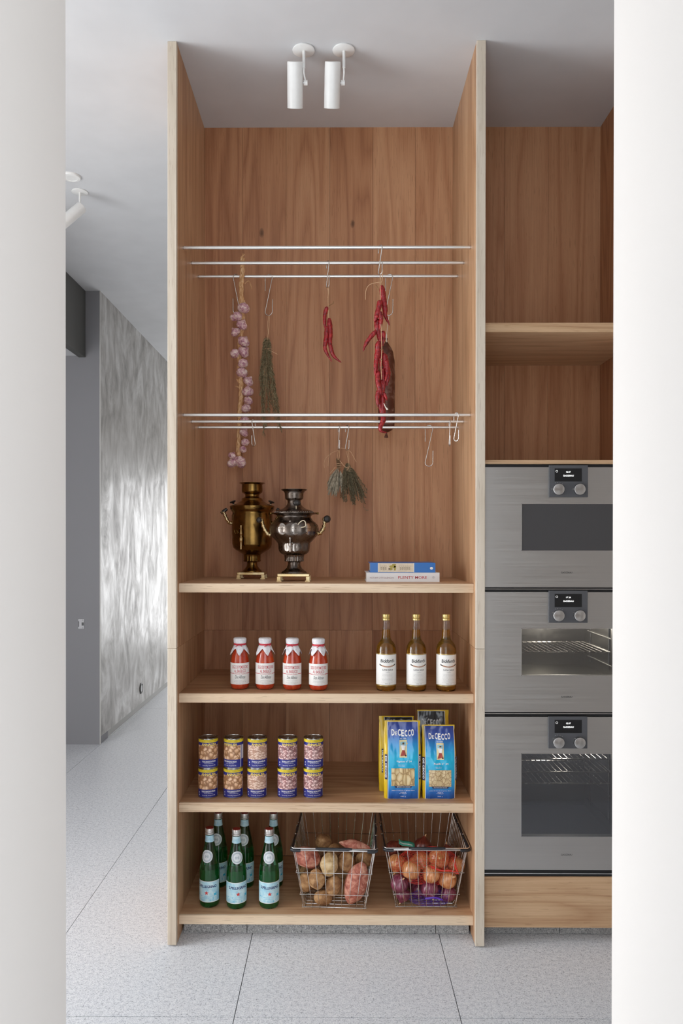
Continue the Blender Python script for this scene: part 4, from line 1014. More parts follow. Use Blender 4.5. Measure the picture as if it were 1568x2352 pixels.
# ------------------------------------------------------------------ lime juice bottles
def glassy(name, col, dens=0.0, rough=.02, ior=1.45):
    t = NT(name); c = t.ramp(t.noise(t.coord(), 12), [(.3, tuple(x*.97 for x in lin(col)[:3])), (.7, lin(col)[:3])])
    return t.set(color=c, rough=rough, trans=1.0, ior=ior)
CLEAR = glassy('clear_glass', '#fbfdfb'); AMBER = glassy('amber_juice', '#e9b23f', ior=1.36); MATS['amber_juice'].node_tree.nodes['Principled BSDF'].inputs['Transmission Weight'].default_value = .84
BRASSCAP = pm('gold_screw_cap', '#d8bf7a', .3, .75)
def scale_prof(p, s): return [(r*s, z*s) for r, z in p]
def lime_bottle():
    t = thing('juice_bottle', '', 'bottle', (0, 0, 0), 'lime juice bottles')
    outer = [(0, .0025), (.020, .001), (.033, 0), (.0365, .003), (.0378, .009), (.0378, .146), (.0370, .158), (.0335, .171), (.0280, .180), (.0215, .187), (.0175, .195), (.0158, .208), (.0140, .232), (.0122, .255), (.0118, .262), (.0118, .268)]
    inner = [(r-.0022 if r > .01 else r, z) for r, z in outer[2:]]
    v, f = lathev(outer, 48); b_ = mob('glass', v, f, CLEAR, t)
    liq = [(0, .005), (.030, .005), (.0345, .009), (.0356, .014), (.0356, .146), (.0348, .157), (.0313, .169), (.0258, .178), (.0193, .186), (.0153, .195), (.0138, .207), (.0126, .224), (.0122, .229), (0, .229)]
    lathe('juice', liq, AMBER, t, 48)
    cp_ = lathe('screw_cap', [(.0118, .263), (.0150, .264), (.0152, .270), (.0136, .272), (.0150, .274), (.0152, .284), (.0145, .2865), (0, .287)], BRASSCAP, t, 36)
    Sc = cyl(.0379)
    lb = dgrid('label', Sc, -.056, .056, .024, .137, .0002, PAPER, t, 32, 1)
    dgrid('gold_rule', Sc, -.056, .056, .0205, .0225, .0002, BRASSCAP, t, 24, 1); dgrid('gold_rule', Sc, -.056, .056, .1385, .1405, .0002, BRASSCAP, t, 24, 1)
    dtext(Sc, "Bickford's", .004, .108, .056, .0135, .0005, INK, lb, bold=.02, shear=.08)
    pts = []
    for i in range(15): x = -.033+.066*i/14+.004; pts.append((x, .0985-.0085*(1-((x-.004)/.033)**2)))
    band = [pts[i:i+2] for i in range(14)]
    polys = [[(a[0], a[1]), (b2[0], b2[1]), (b2[0], b2[1]+.0048), (a[0], a[1]+.0048)] for a, b2 in band]
    dpoly('banner', Sc, polys[:2]+polys[-2:], .0005, pm('dark_banner_ink', '#4a4038', .6), lb)
    dpoly('banner', Sc, polys[2:-2], .0005, pm('bronze_banner_ink', '#b3805e', .6), lb)
    dtext(Sc, 'OLD STYLE CORDIALS', .004, .0915, .040, .0026, .0008, PAPER, lb)
    dtext(Sc, 'Lime Juice', .004, .0765, .041, .0085, .0005, INK, lb, bold=.01)
    dtext(Sc, 'CORDIAL', .004, .0705, .016, .0026, .0004, INKG, lb)
    for j, z in enumerate((.064, .059, .054, .049, .044, .039, .034)):
        wj = (.044, .044, .048, .048, .044, .042, .050)[j]; dtext(Sc, ('refreshing lime juice made to an old', 'family recipe since the first days of', 'the company, no added colours or', 'flavours, dilute one part with four', 'parts water, shake well before use', 'keep refrigerated after opening', 'product of Australia')[j], .004, z, wj, .0022, .0004, INKG, lb)
    dtext(Sc, '750 mL', .004, .0275, .022, .003, .0004, INK, lb)
    return t
lb_ = lime_bottle()
for i, (x, y, lab, rz) in enumerate(((886.5, 1588.3, 'left amber lime juice bottle with white label', 0), (955.5, 1588.6, 'middle amber lime juice bottle with white label', 5), (1024, 1588.8, 'right amber lime juice bottle with white label, nearest the side panel', 3))):
    o = lb_ if i == 0 else copy_tree(lb_); p = G(x, y, ZS[1]); o['label'] = lab; o.location = (p.x*1.012, p.y+.036, ZS[1]); o.rotation_euler.z = R(rz)

# ------------------------------------------------------------------ bean tins
def bean_mat(name, a, b, c, sx, sz, base):
    t = NT(name); uv = t.sep(t.coord('UV'))
    v = t.comb(t.math('MULTIPLY', uv[0], sx), t.math('MULTIPLY', uv[1], sz), 0.0)
    v = t.vmath('ADD', v, t.vmath('MULTIPLY', t.comb(t.noise(v, .8, 1), t.noise(t.vmath('ADD', v, (7.0, 3.0, 1.0)), .8, 1), 0.0), (.9, .9, 0)))
    d = t.voronoi(v, 1.0, 'F1'); cid = t.voronoi(v, 1.0, 'F1', 'Color')
    e = t.voronoi(v, 1.0, 'DISTANCE_TO_EDGE')
    col = t.ramp(d, [(.0, a), (.35, b), (.62, c)])
    col = t.mix(t.math('MULTIPLY', t.sep(cid)[0], .45), col, base)
    col = t.mix(t.ramp(e, [(.0, (1, 1, 1)), (.10, (.0, .0, .0))]), col, c)
    return t.set(color=col, rough=.35, coat=.3)
BEANS = {'spagna': bean_mat('butter_bean_print', '#fbe2c8', '#efc49c', '#9a6a44', 6.6, 3.9, '#e6b486'), 'cannellini': bean_mat('cannellini_print', '#fdeadd', '#efd2bd', '#b88a72', 9, 10.5, '#f2d8c6'), 'borlotti': bean_mat('borlotti_print', '#f8dcd6', '#dfaeaa', '#83494a', 11, 8, '#f7e4de')}
TIN = brushed('tin_plate', '#bdbcb8', .25, 'n'); LYEL = pm('label_yellow', '#e8cf2e', .4); LNAVY = pm('label_navy', '#2b2f86', .4); LWHITE = pm('label_white', '#e9e6ea', .4)
def tin(kind, line1, line2):
    t = thing('bean_tin', '', 'tin can', (0, 0, 0), 'stacked bean tins')
    H = .1122; r = .0365
    prof = [(0, .0015), (r-.004, .0015), (r-.002, 0), (r+.0006, .001), (r+.0006, .003), (r-.0004, .004), (r-.0004, H-.004), (r+.0006, H-.003), (r+.0006, H-.0004), (r-.0012, H), (r-.0022, H-.003), (r-.004, H-.0042), (r-.010, H-.0036), (0, H-.0036)]
    lathe('can_body', prof, TIN, t, 48)
    v, f = tubev([(math.sin(a)*.007, -.012-.011*math.cos(a), H-.0018) for a in [2*PI*i/16 for i in range(16)]], .0009, 5, True); mob('ring_pull', v, f, TIN, t)
    Sc = cyl(r)
    L = PI*r*.995
    lb = dgrid('label', Sc, -L, L, .0042, H-.0042, .0001, LNAVY, t, 48, 1)
    dgrid('yellow_band', Sc, -L, L, H-.0145, H-.0042, .0003, LYEL, lb, 48, 1)
    dgrid('bean_picture', Sc, -.050, .050, .034, .0865, .0003, BEANS[kind], lb, 36, 6)
    dgrid('bean_picture', Sc, .056, L, .034, .0865, .0003, LWHITE, lb, 20, 1)
    dgrid('white_stripe', Sc, .0495, .0525, .0042, .0865, .0004, LWHITE, lb, 3, 1)
    dtext(Sc, 'DAL 1972 - CONSERVE ITALIANE', .006, H-.0112, .060, .0040, .0005, pm('ochre_label_ink', '#9a8420', .5), lb)
    dtext(Sc, 'ANNALISA', .006, .0855, .058, .0098, .0009, YELINK, lb, bold=.035)
    dtext(Sc, line1, .006, .0235, .054, .0062, .0006, WHINK, lb, bold=.02)
    dtext(Sc, line2, .006, .0180, .034, .0030, .0006, WHINK, lb)
    dtext(Sc, 'Peso netto 400g    Peso sgocciolato 240g', .006, .0095, .050, .0042, .0006, WHINK, lb, bold=.01)
    for z in (.010, .0195): dpoly('label_dot', Sc, [rrect(-.036, -.0325, z, z+.005, .001)], .0006, WHINK, lb)
    return t
tins = {}
def put_tin(kind, l1, l2, x, row, rz, lab):
    key = (kind, l1)
    o = tins.get(key)
    if o is None: o = tins[key] = tin(kind, l1, l2)
    else: o = copy_tree(o)
    p = G(x, 1834.6, ZS[2]); o.location = (p.x*1.012+(.0012 if row else 0), p.y+.036, ZS[2]+row*.1123); o.rotation_euler.z = R(rz); o['label'] = lab
put_tin('spagna', 'FAGIOLI BIANCHI DI SPAGNA', 'Haricots / Butter Beans', 477.5, 0, 4, 'lower large white bean tin in the leftmost stack')
put_tin('spagna', 'FAGIOLI BIANCHI DI SPAGNA', 'Haricots / Butter Beans', 477.5, 1, 4, 'upper large white bean tin in the leftmost stack')
put_tin('spagna', 'FAGIOLI BIANCHI DI SPAGNA', 'Haricots / Butter Beans', 535.4, 0, 3, 'lower large white bean tin in the second stack')
put_tin('spagna', 'FAGIOLI BIANCHI DI SPAGNA', 'Haricots / Butter Beans', 535.4, 1, -26, 'upper large white bean tin in the second stack, turned to show its white side')
put_tin('cannellini', 'FAGIOLI CANNELLINI', 'Cannellini Beans', 590, 0, 0, 'lower cannellini bean tin in the middle stack')
put_tin('cannellini', 'FAGIOLI CANNELLINI', 'Cannellini Beans', 590, 1, 6, 'upper cannellini bean tin in the middle stack')
put_tin('borlotti', 'FAGIOLI BORLOTTI', 'Borlotti Beans', 659.5, 0, 2, 'lower borlotti bean tin in the fourth stack')
put_tin('borlotti', 'BORLOTTI BEANS', 'Haricots Borlotti', 659.5, 1, 4, 'upper borlotti bean tin in the fourth stack')
put_tin('borlotti', 'FAGIOLI BORLOTTI', 'Borlotti Beans', 719, 0, -1, 'lower borlotti bean tin in the rightmost stack')
put_tin('borlotti', 'FAGIOLI BORLOTTI', 'Borlotti Beans', 719, 1, -1, 'upper borlotti bean tin in the rightmost stack')

# ------------------------------------------------------------------ pasta bags
YELF = pm('yellow_film', '#d9b51a', .28, 0, .08, 30, coat=.5); NVF = pm('navy_film', '#1d2552', .3); WHF = pm('white_film', '#f1f1ef', .35); BKF = pm('black_film', '#232427', .3)
def bluefilm(name, stops):
    t = NT(name); uv = t.sep(t.coord('UV')); n = t.noise(t.coord(), 25, 2)
    v = t.math('ADD', uv[1], t.math('MULTIPLY', t.math('SUBTRACT', n, .5), .08))
    return t.set(color=t.ramp(v, stops), rough=.22, coat=.6, coatr=.08)
BLF = bluefilm('blue_bag_film', [(.0, '#124c9a'), (.10, '#1668bb'), (.20, '#109bd0'), (.55, '#18b4dc'), (.72, '#1d8fd0'), (.86, '#2b4fa6'), (1.0, '#26357f')])
BLFD = bluefilm('shaded_bag_film', [(.0, '#1a2b4a'), (.5, '#23354f'), (.8, '#202229'), (1.0, '#1b1c20')])  # blue film darkened for the rear bags: their shade is in the colour
def pasta_mat(name, kind):
    t = NT(name); uv = t.sep(t.coord('UV'))
    if kind == 'rigatoni':
        v = t.comb(t.math('MULTIPLY', uv[0], 5.0), t.math('MULTIPLY', uv[1], 2.4), 0.0)
        d = t.voronoi(v, 1.0, 'DISTANCE_TO_EDGE'); cid = t.sep(t.voronoi(v, 1.0, 'F1', 'Color'))
        col = t.ramp(d, [(.0, '#7d5c34'), (.06, '#c9aa76'), (.25, '#e6d3a4'), (.5, '#efe2bf')])
        r = t.math('PINGPONG', t.math('MULTIPLY', uv[0], 60.0), 1.0); col = t.mix(t.math('MULTIPLY', r, .12), col, '#b8945c')
        col = t.mix(t.math('MULTIPLY', cid[0], .3), col, '#c9a568')
    else:
        v = t.comb(t.math('MULTIPLY', uv[0], 7.0), t.math('MULTIPLY', uv[1], 4.5), 0.0)
        d = t.voronoi(v, 1.0, 'DISTANCE_TO_EDGE')
        w_ = t.new('ShaderNodeTexWave'); t.put(w_.inputs['Vector'], v); w_.inputs['Scale'].default_value = 1.6; w_.inputs['Distortion'].default_value = 5.0; w_.inputs['Detail'].default_value = 1.0
        col = t.ramp(w_.outputs[0], [(.15, '#a37f4c'), (.45, '#dbc08a'), (.8, '#efe0b8')])
        col = t.mix(t.ramp(d, [(.0, (.8,)*3), (.10, (0, 0, 0))]), col, '#8a6236')
    return t.set(color=col, rough=.3, coat=.4)
PAST = {'rigatoni': pasta_mat('rigatoni_print', 'rigatoni'), 'fusilli': pasta_mat('fusilli_print', 'fusilli')}
CREAM = pm('cream_ink', '#e8d8a4', .5); REDS = pm('skirt_red_ink', '#a8463a', .5); SKIN = pm('tan_ink', '#b08a64', .5); SKYI = pm('sky_ink', '#9cc9d6', .5); DKI = pm('dark_brown_ink', '#3a2a24', .5)
def dquad(name, S, q, off, mat, parent, n=6):
    V, Fc = [], []
    for j in range(n+1):
        for i in range(n+1):
            a, b = i/n, j/n
            x = (q[0][0]*(1-a)+q[1][0]*a)*(1-b)+(q[3][0]*(1-a)+q[2][0]*a)*b; z = (q[0][1]*(1-a)+q[1][1]*a)*(1-b)+(q[3][1]*(1-a)+q[2][1]*a)*b
            V.append(S(x, z, off))
    for j in range(n):
        for i in range(n): k = j*(n+1)+i; Fc.append((k, k+1, k+n+2, k+n+1))
    return mob(name, V, Fc, mat, parent)
def pasta_bag(label, xa, xb, yt, yb, Y0, fa, fb, kind, name2, seed, dark=False, dep=.062, lean=0.0):
    pL, pR = P(xa, yb, Y0), P(xb, yb, Y0); W_ = (pR.x-pL.x); xc = (pL.x+pR.x)/2; H = P(900, yt, Y0).z-ZS[2]
    a = W_/2; n_ = 5.0
    def prof(v):           # half depth and width scale with height fraction
        d = dep/2*(.80+.20*math.sin(min(1, v*3)*PI/2)) if v < .55 else dep/2*max(.06, 1-((v-.55)/.40)**1.6*.94) if v < .95 else dep/2*.06
        w_ = .94+.06*math.sin(min(1, v*4)*PI/2) - (.05*max(0, (v-.5)/.5))
        return d, w_
    def disp(x, z): return .0026*noise.noise(Vector((x*38+seed*5, z*24, seed)))+.0010*noise.noise(Vector((x*120+seed, z*70, seed*2)))
    def S(x, z, o=0.0):
        v = z/H; d, w_ = prof(v); q = min(.999, abs(x)/(a*w_)); yy = -d*(1-q**n_)**(1/n_)
        return Vector((x, yy-disp(x, z)-o+lean*v*v, z))
    m = 44; rows = 26; V = []; Fc = []
    for j in range(rows+1):
        v = j/rows; d, w_ = prof(v)
        for i in range(m):
            th = 2*PI*i/m; c, s = math.cos(th), math.sin(th)
            x = a*w_*math.copysign(abs(c)**(2/n_), c); y = -d*math.copysign(abs(s)**(2/n_), s); z = H*v
            if abs(c) > .93 and .05 < v < .93: x *= 1-.05*(1-abs(s)/.37)
            cr_ = disp(x, z) if y < 0 else -disp(x, z+.5)
            V.append((x, y-(cr_ if abs(s) > .15 else 0)+lean*v*v+(.0016 if s > .15 else 0), z))
    for j in range(rows):
        for i in range(m): q = j*m+i; q2 = j*m+(i+1) % m; Fc.append((q, q2, q2+m, q+m))
    Fc.append(tuple(range(m-1, -1, -1))); Fc.append(tuple(rows*m+i for i in range(m)))
    Yc = Y0+dep/2
    t = thing('pasta_bag', label, 'pasta bag', (xc*(Yc+2.838)/(Y0+2.838)*0+xc, Yc, ZS[2]), 'pasta bags')
    mob('bag_film', V, [f[::-1] for f in Fc], YELF, t, ang=60)
    k = (Y0+2.838)/1800
    f0, f1 = (fa-(xa+xb)/2)*k, (fb-(xa+xb)/2)*k; fc = (f0+f1)/2; fw = f1-f0
    dgrid('panel_border', S, f0-.002, f1+.002, .001, H*.985, .0003, WHF, t, 28, 48)
    dgrid('panel_border', S, f0-.0035, f0-.0022, .001, H*.985, .0003, NVF, t, 1, 26)
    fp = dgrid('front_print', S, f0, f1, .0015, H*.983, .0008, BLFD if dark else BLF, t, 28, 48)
    txt = pm('shaded_film_ink', '#c3c5c8', .4) if dark else WHF  # white print greyed along with the painted shade
    V_ = lambda q: H*q
    for i, (ch, sc_) in enumerate((('DE', .30), ('CECCO', .62))):
        pass
    dtext(S, 'D', fc-fw*.335, V_(.815), fw*.10, V_(.080), .0017, txt, fp, bold=.03); dtext(S, 'E', fc-fw*.235, V_(.820), fw*.07, V_(.045), .0017, txt, fp, bold=.03)
    for i, ch in enumerate('CECCO'): dtext(S, ch, fc-fw*.125+fw*.112*i, V_(.812-.006*math.sin(i*.8)), fw*.092, V_(.085-.006*math.sin(i*.8)), .0017, txt, fp, bold=.035)
    if not dark:
        dtext(S, 'dal 1886', fc, V_(.775), fw*.22, V_(.016), .0017, txt, fp)
        pw, pz0, pz1 = fw*.125, V_(.545), V_(.765)
        em = dgrid('picture_plate', S, fc-pw, fc+pw, pz0, pz1, .0014, CREAM, fp, 8, 14)
        hgt = pz1-pz0; Q = lambda x, z: (fc+x*pw, pz0+z*hgt)
        dquad('picture_sky', S, [Q(-.8, .66), Q(.8, .66), Q(.8, .9), Q(-.8, .9)], .0019, SKYI, em)
        dquad('picture_skirt', S, [Q(-.8, .08), Q(.75, .12), Q(.35, .45), Q(-.25, .45)], .0024, REDS, em)
        dquad('picture_blouse', S, [Q(-.35, .44), Q(.4, .42), Q(.6, .68), Q(-.7, .72)], .0028, WHINK, em)
        dpoly('picture_head', S, [ell(*Q(.0, .78), pw*.24, hgt*.05, 10)], .0032, SKIN, em)
        dpoly('picture_hair', S, [ell(*Q(.05, .82), pw*.3, hgt*.035, 10), ell(*Q(.62, .12), pw*.22, hgt*.05, 10)], .0035, DKI, em)
        dtext(S, name2, fc+fw*.03, V_(.478), fw*.50, V_(.030), .0017, txt, fp, bold=.012)
        dtext(S, 'cottura 12 min', fc-fw*.06, V_(.445), fw*.22, V_(.010), .0017, txt, fp); dtext(S, 'al dente 10 min', fc-fw*.06, V_(.430), fw*.20, V_(.010), .0017, txt, fp)
        dgrid('pasta_picture', S, fc-fw*.40, fc+fw*.38, V_(.175), V_(.405), .0016, PAST[kind], fp, 20, 14)
        dquad('method_banner', S, [(fc-fw*.26, V_(.150)), (fc+fw*.26, V_(.150)), (fc+fw*.30, V_(.178)), (fc-fw*.30, V_(.178))], .0021, NVF, fp)
        dtext(S, 'METODO DE CECCO', fc, V_(.157), fw*.46, V_(.014), .0027, txt, fp)
        dtext(S, 'pasta di semola di grano duro', fc, V_(.110), fw*.76, V_(.013), .0017, txt, fp)
        dtext(S, 'MADE IN', fc, V_(.086), fw*.18, V_(.012), .0017, txt, fp); dtext(S, 'ITALY', fc, V_(.070), fw*.24, V_(.011), .0017, txt, fp); dtext(S, '500 g', fc, V_(.030), fw*.18, V_(.012), .0017, txt, fp)
    # dark vertical name strip on the yellow gussets
    for sg in (-1, 1):
        if dark and sg > 0: continue
        e0 = f0-.0045 if sg < 0 else f1+.0025
        x_a, x_b = (e0-.0085, e0) if sg < 0 else (e0, e0+.0075)
        gp_ = dgrid('gusset_strip', S, x_a, x_b, H*.26, H*.58, .0008, NVF, t, 4, 16)
        V2, F2, x0_, x1_, y0_, y1_ = textmesh('DE CECCO', 0, .03)
        pts = [S(x_a+.0012+((v[1]-y0_)/(y1_-y0_))*(x_b-x_a-.0024), H*.56-((v[0]-x0_)/(x1_-x0_))*H*.28, .0013) for v in V2]
        mob('lettering', pts, F2, WHF, gp_, smooth=False)
    return t
Yp = G(930, 1836.5, ZS[2]).y
pasta_bag('blue and yellow rigatoni pasta bag at front left of the bags', 880, 968.5, 1659, 1837, Yp, 891.5, 960, 'rigatoni', 'Rigatoni n° 24', 1)
pasta_bag('blue and yellow fusilli pasta bag at front right of the bags', 968.5, 1049, 1670, 1838, Yp+.002, 978, 1044, 'fusilli', 'Fusilli n° 34', 2, lean=.010)
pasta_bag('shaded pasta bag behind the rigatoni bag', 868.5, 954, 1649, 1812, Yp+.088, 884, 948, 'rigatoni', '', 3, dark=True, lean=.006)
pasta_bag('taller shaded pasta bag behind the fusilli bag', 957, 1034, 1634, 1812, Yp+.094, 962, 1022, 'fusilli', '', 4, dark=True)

# ------------------------------------------------------------------ mineral water bottles
GREEN = glassy('green_bottle_glass', '#86e0a0', ior=1.5); WATER = glassy('lit_green_water', '#3fae6c', ior=1.33); MATS['lit_green_water'].node_tree.nodes['Principled BSDF'].inputs['Transmission Weight'].default_value = .7  # diffuse green in the water imitates light shining through the bottle
LBLUE = skin('pale_blue_label', [(.35, '#9fd2e6'), (.5, '#bfe3ee'), (.65, '#d6eef4')], 45, .5); CYAN = pm('cyan_label_patch', '#36b7dc', .5, 0, .15, 60); SILC = pm('silver_cap', '#cfccc8', .3, .7); REDC = pm('red_cap_top', '#8f2a22', .4); MEDI = pm('medallion_paper', '#dfe3e6', .45, 0, .05, 200); MEDG = pm('medallion_grey', '#b9c3c9', .5, 0, .12, 220); STAR = pm('red_star', '#d8413c', .5)
def water_bottle():
    t = thing('water_bottle', '', 'bottle', (0, 0, 0), 'mineral water bottles')
    out = [(0, .003), (.022, .001), (.031, 0), (.0355, .004), (.0378, .012), (.0380, .020), (.0380, .122), (.0374, .135), (.0356, .150), (.0328, .166), (.0290, .186), (.0245, .208), (.0200, .228), (.0170, .243), (.0155, .256), (.0148, .268), (.0148, .274)]
    lathe('glass', out, GREEN, t, 48)
    inn = [(0, .006), (.030, .006), (.0345, .012), (.0356, .02), (.0356, .122), (.0350, .134), (.0341, .141), (0, .141)]
    lathe('water', inn, WATER, t, 40)
    cp_ = lathe('cap', [(.0150, .268), (.0172, .269), (.0174, .274), (.0160, .2755), (.0158, .280), (.0168, .281), (.0168, .289), (.0160, .291), (0, .2912)], SILC, t, 40)
    lathe('cap_top', [(.0150, .2911), (.0148, .2922), (0, .2926)], REDC, cp_, 32)
    Sn = cyl(.0160)
    nk = lathe('neck_label', [(.0176, .2415), (.0163, .251), (.0158, .2605), (.0156, .2655)], LBLUE, t, 36)
    for z in (.246, .251, .256): dtext(cyl(.0172 if z < .25 else .0166), 'S.PELLEGRINO ACQUA', 0, z, .022, .0022, .0004, MEDG, nk)
    Sc = cyl(.0381)
    lb = dgrid('label', Sc, -.058, .058, .0235, .1020, .0002, WHF, t, 36, 1)
    lp = dgrid('label_print', Sc, -.058, .058, .0255, .1000, .0004, LBLUE, lb, 36, 1)
    dpoly('label_patch', Sc, [[(.016, .027), (.040, .027), (.040, .042), (.027, .042), (.027, .036), (.016, .034)], [(.031, .046), (.042, .046), (.042, .060), (.031, .056)], [(-.040, .045), (-.018, .043), (-.018, .047), (-.036, .050)]], .0006, CYAN, lp)
    dtext(Sc, 'S.PELLEGRINO', .004, .0775, .076, .0105, .0007, NAVY, lp, bold=.035, arch=-.001)
    dtext(Sc, 'ACQUA MINERALE NATURALE', .003, .0705, .040, .0030, .0006, MEDG, lp)
    dpoly('star', Sc, [starpts(.003, .0585, .0085)], .0008, STAR, lp)
    dtext(Sc, 'sparkling natural mineral water', .0, .0445, .046, .0026, .0006, CYAN, lp); dtext(Sc, 'bottled at the source', .0, .0385, .036, .0024, .0006, CYAN, lp); dtext(Sc, '750 ml', -.012, .0315, .018, .0024, .0006, CYAN, lp)
    # medallion on the shoulder
    def rr(z):
        for (r0, z0), (r1, z1) in zip(out, out[1:]):
            if z0 <= z <= z1 and z1 > z0: return r0+(r1-r0)*(z-z0)/(z1-z0)
        return .03
    def Sm(x, z, o=0.0):
        r = rr(z)+o; a_ = x/rr(z); return Vector((r*math.sin(a_), -r*math.cos(a_), z))
    zc = .192
    def sg(rx, rz, n=28): return [(rx*math.cos(2*PI*i/n)*(1-.06*math.sin(2*PI*i/n)), zc+rz*math.sin(2*PI*i/n)*(1.0)) for i in range(n)]
    def disc(name, rx, rz, off, mat, par):
        n = 28; Vv = []; Ff = []
        for q in (.0, .4, .7, 1.0):
            for x, z in sg(rx*max(q, .001), rz*max(q, .001)): Vv.append(Sm(x, z, off))
        for j in range(3):
            for i in range(n): Ff.append((j*n+i, j*n+(i+1) % n, (j+1)*n+(i+1) % n, (j+1)*n+i))
        return mob(name, Vv, Ff, mat, par, ang=80)
    md = disc('medallion', .0225, .0225, .0006, MEDI, t); d2 = disc('medallion_ring', .0190, .0190, .0010, MEDG, md); d3 = disc('medallion_centre', .0135, .0135, .0013, MEDI, md)
    dpoly('medallion_crest', Sm, [rrect(-.007, -.002, zc-.005, zc+.005, .001), rrect(.002, .007, zc-.005, zc+.005, .001), rrect(-.004, .004, zc-.001, zc+.002, .0008)], .0018, MEDG, md)
    return t
wb = water_bottle()
for i, (x, y, lab, rz) in enumerate(((481.3, 2086.5, 'front left green mineral water bottle', -13), (543, 2090, 'front middle green mineral water bottle', 12), (617.8, 2089.5, 'front right green mineral water bottle, nearest the baskets', 4), (501, 2041, 'back left green mineral water bottle in the shade', -8), (561.5, 2042, 'back middle green mineral water bottle in the shade', -6), (628, 2042, 'back right green mineral water bottle in the shade', 4))):
    o = wb if i == 0 else copy_tree(wb); p = G(x, y, ZS[3]); o['label'] = lab; o.location = (p.x*(1+.036/(p.y+2.838)), p.y+.036, ZS[3]); o.rotation_euler.z = R(rz)

# ------------------------------------------------------------------ wire baskets
HANDLE = pm('black_grip', '#2a2c31', .35)
def basket(label, c, Wt, Wb, Dt, Db, H, rz):
    t = thing('wire_basket', label, 'basket', (c.x, c.y, ZS[3]), 'tapered wire baskets', rz)
    wr = .00115; z0 = .0045
    xf = lambda s, z: s*(Wb/2+(Wt-Wb)/2*(z/H)); fy = lambda z: -.022*(z/H); by = lambda z: Db+(Dt-Db-.022)*(z/H)
    for i in range(9):                                     # lengthwise U wires
        s = -1+2*i/8*1.0; s *= .94
        pts = [(xf(s, H), fy(H), H), (xf(s, H*.5), fy(H*.5), H*.5), (xf(s, .012), fy(.012), .012), (xf(s, .004), .004, z0), (xf(s, 0), .02, z0), (xf(s, 0), Db-.02, z0), (xf(s, .004), Db-.003, z0), (xf(s, .012), by(.012), .012), (xf(s, H), by(H), H)]
        tube('upright_wire', pts, wr, WIRE, t, n=6)
    for i in range(13):                                    # crosswise U wires
        q = (i+.7)/13.4
        yb_ = lambda z: fy(z)+(by(z)-fy(z))*q
        pts = [(xf(-1, H), yb_(H), H), (xf(-1, .014), yb_(0), .014), (xf(-1, .004)+.006, yb_(0), z0-.0018), (0, yb_(0), z0-.0018), (xf(1, .004)-.006, yb_(0), z0-.0018), (xf(1, .014), yb_(0), .014), (xf(1, H), yb_(H), H)]
        tube('side_wire', pts, wr, WIRE, t, n=6)
    for z in (H*.26, H*.62, .012):
        e = .0016; pts = [(xf(-1, z)-e, fy(z)-e, z), (xf(1, z)+e, fy(z)-e, z), (xf(1, z)+e, by(z)+e, z), (xf(-1, z)-e, by(z)+e, z)]
        tube('ring_wire', pts, wr*1.15, WIRE, t, n=6, closed=True)
    rim = [(xf(-1, H)-.002, fy(H)-.002, H), (xf(1, H)+.002, fy(H)-.002, H), (xf(1, H)+.002, by(H)+.002, H), (xf(-1, H)-.002, by(H)+.002, H)]
    rp = []
    for i in range(4):
        a, b_ = Vector(rim[i]), Vector(rim[(i+1) % 4]); pv = Vector(rim[i-1])
        rp += [a+(pv-a).normalized()*.012, a+(pv-a).normalized()*.003+(b_-a).normalized()*.003, a+(b_-a).normalized()*.012]
    tube('rim', rp, .0034, CHROME, t, n=10, closed=True)
    # folded handle bars lying on the rim, with black grips and corner sleeves
    for sg in (-1, 1):
        yy = fy(H)-.004 if sg < 0 else by(H)+.004
        a = (xf(-1, H)-.004, yy, H+.004); b_ = (xf(1, H)+.004, yy, H+.004)
        hz = .007
        hb = tube('handle', [(xf(-1, H)-.005, (fy(H)+by(H))/2+sg*.03, H+.003), (xf(-1, H)-.006, yy-sg*.012, H+hz), (xf(-1, H)+.004, yy, H+hz), (xf(1, H)-.004, yy, H+hz), (xf(1, H)+.006, yy-sg*.012, H+hz), (xf(1, H)+.005, (fy(H)+by(H))/2+sg*.03, H+.003)], .0026, CHROME, t, n=8)
        tube('grip', [(-.068, yy, H+hz), (-.055, yy-.0005, H+hz-.001), (.055, yy-.0005, H+hz-.001), (.068, yy, H+hz)], [.0036, .0056, .0056, .0036], HANDLE, hb, n=14)
    for sx in (-1, 1):
        tube('corner_sleeve', [(sx*(xf(1, H)-.030), fy(H)-.002, H-.002), (sx*(xf(1, H)-.006), fy(H)-.003, H-.002), (sx*(xf(1, H)+.003), fy(H)+.002, H-.001), (sx*(xf(1, H)+.003), fy(H)+.03, H)], .0062, HANDLE, t, n=12)
        tube('side_sleeve', [(sx*(xf(1, H)+.002), fy(H)+.03, H), (sx*(xf(1, H)+.002), by(H)-.04, H)], .0052, HANDLE, t, n=10)
        for q in (.35, .65):
            yq = fy(H)+(by(H)-fy(H))*q; v, f = blobv(.006, .006, .006, 0, 1, 0, 2); mob('hinge_stud', [Vector(p)+Vector((sx*(xf(1, H)+.004), yq, H+.003)) for p in v], f, CHROME, t)
    return t
cB1 = G(767, 2091, ZS[3]); cB2 = G(979, 2089, ZS[3])
HB = .2335
Wt1 = P(861, 1955, cB1.y-.02).x-P(670, 1955, cB1.y-.02).x; Wb1 = P(838, 2088, cB1.y).x-P(696, 2088, cB1.y).x
Wt2 = P(1082, 1955, cB2.y-.02).x-P(884, 1955, cB2.y-.02).x; Wb2 = P(1047, 2088, cB2.y).x-P(911, 2088, cB2.y).x
basket('tapered wire basket of potatoes and sweet potatoes', cB1, Wt1, Wb1, .42, .36, HB, R(-2.4))
basket('tapered wire basket of onions at right', cB2+Vector((-.001, 0, 0)), Wt2-.012, Wb2, .42, .36, HB, 0)

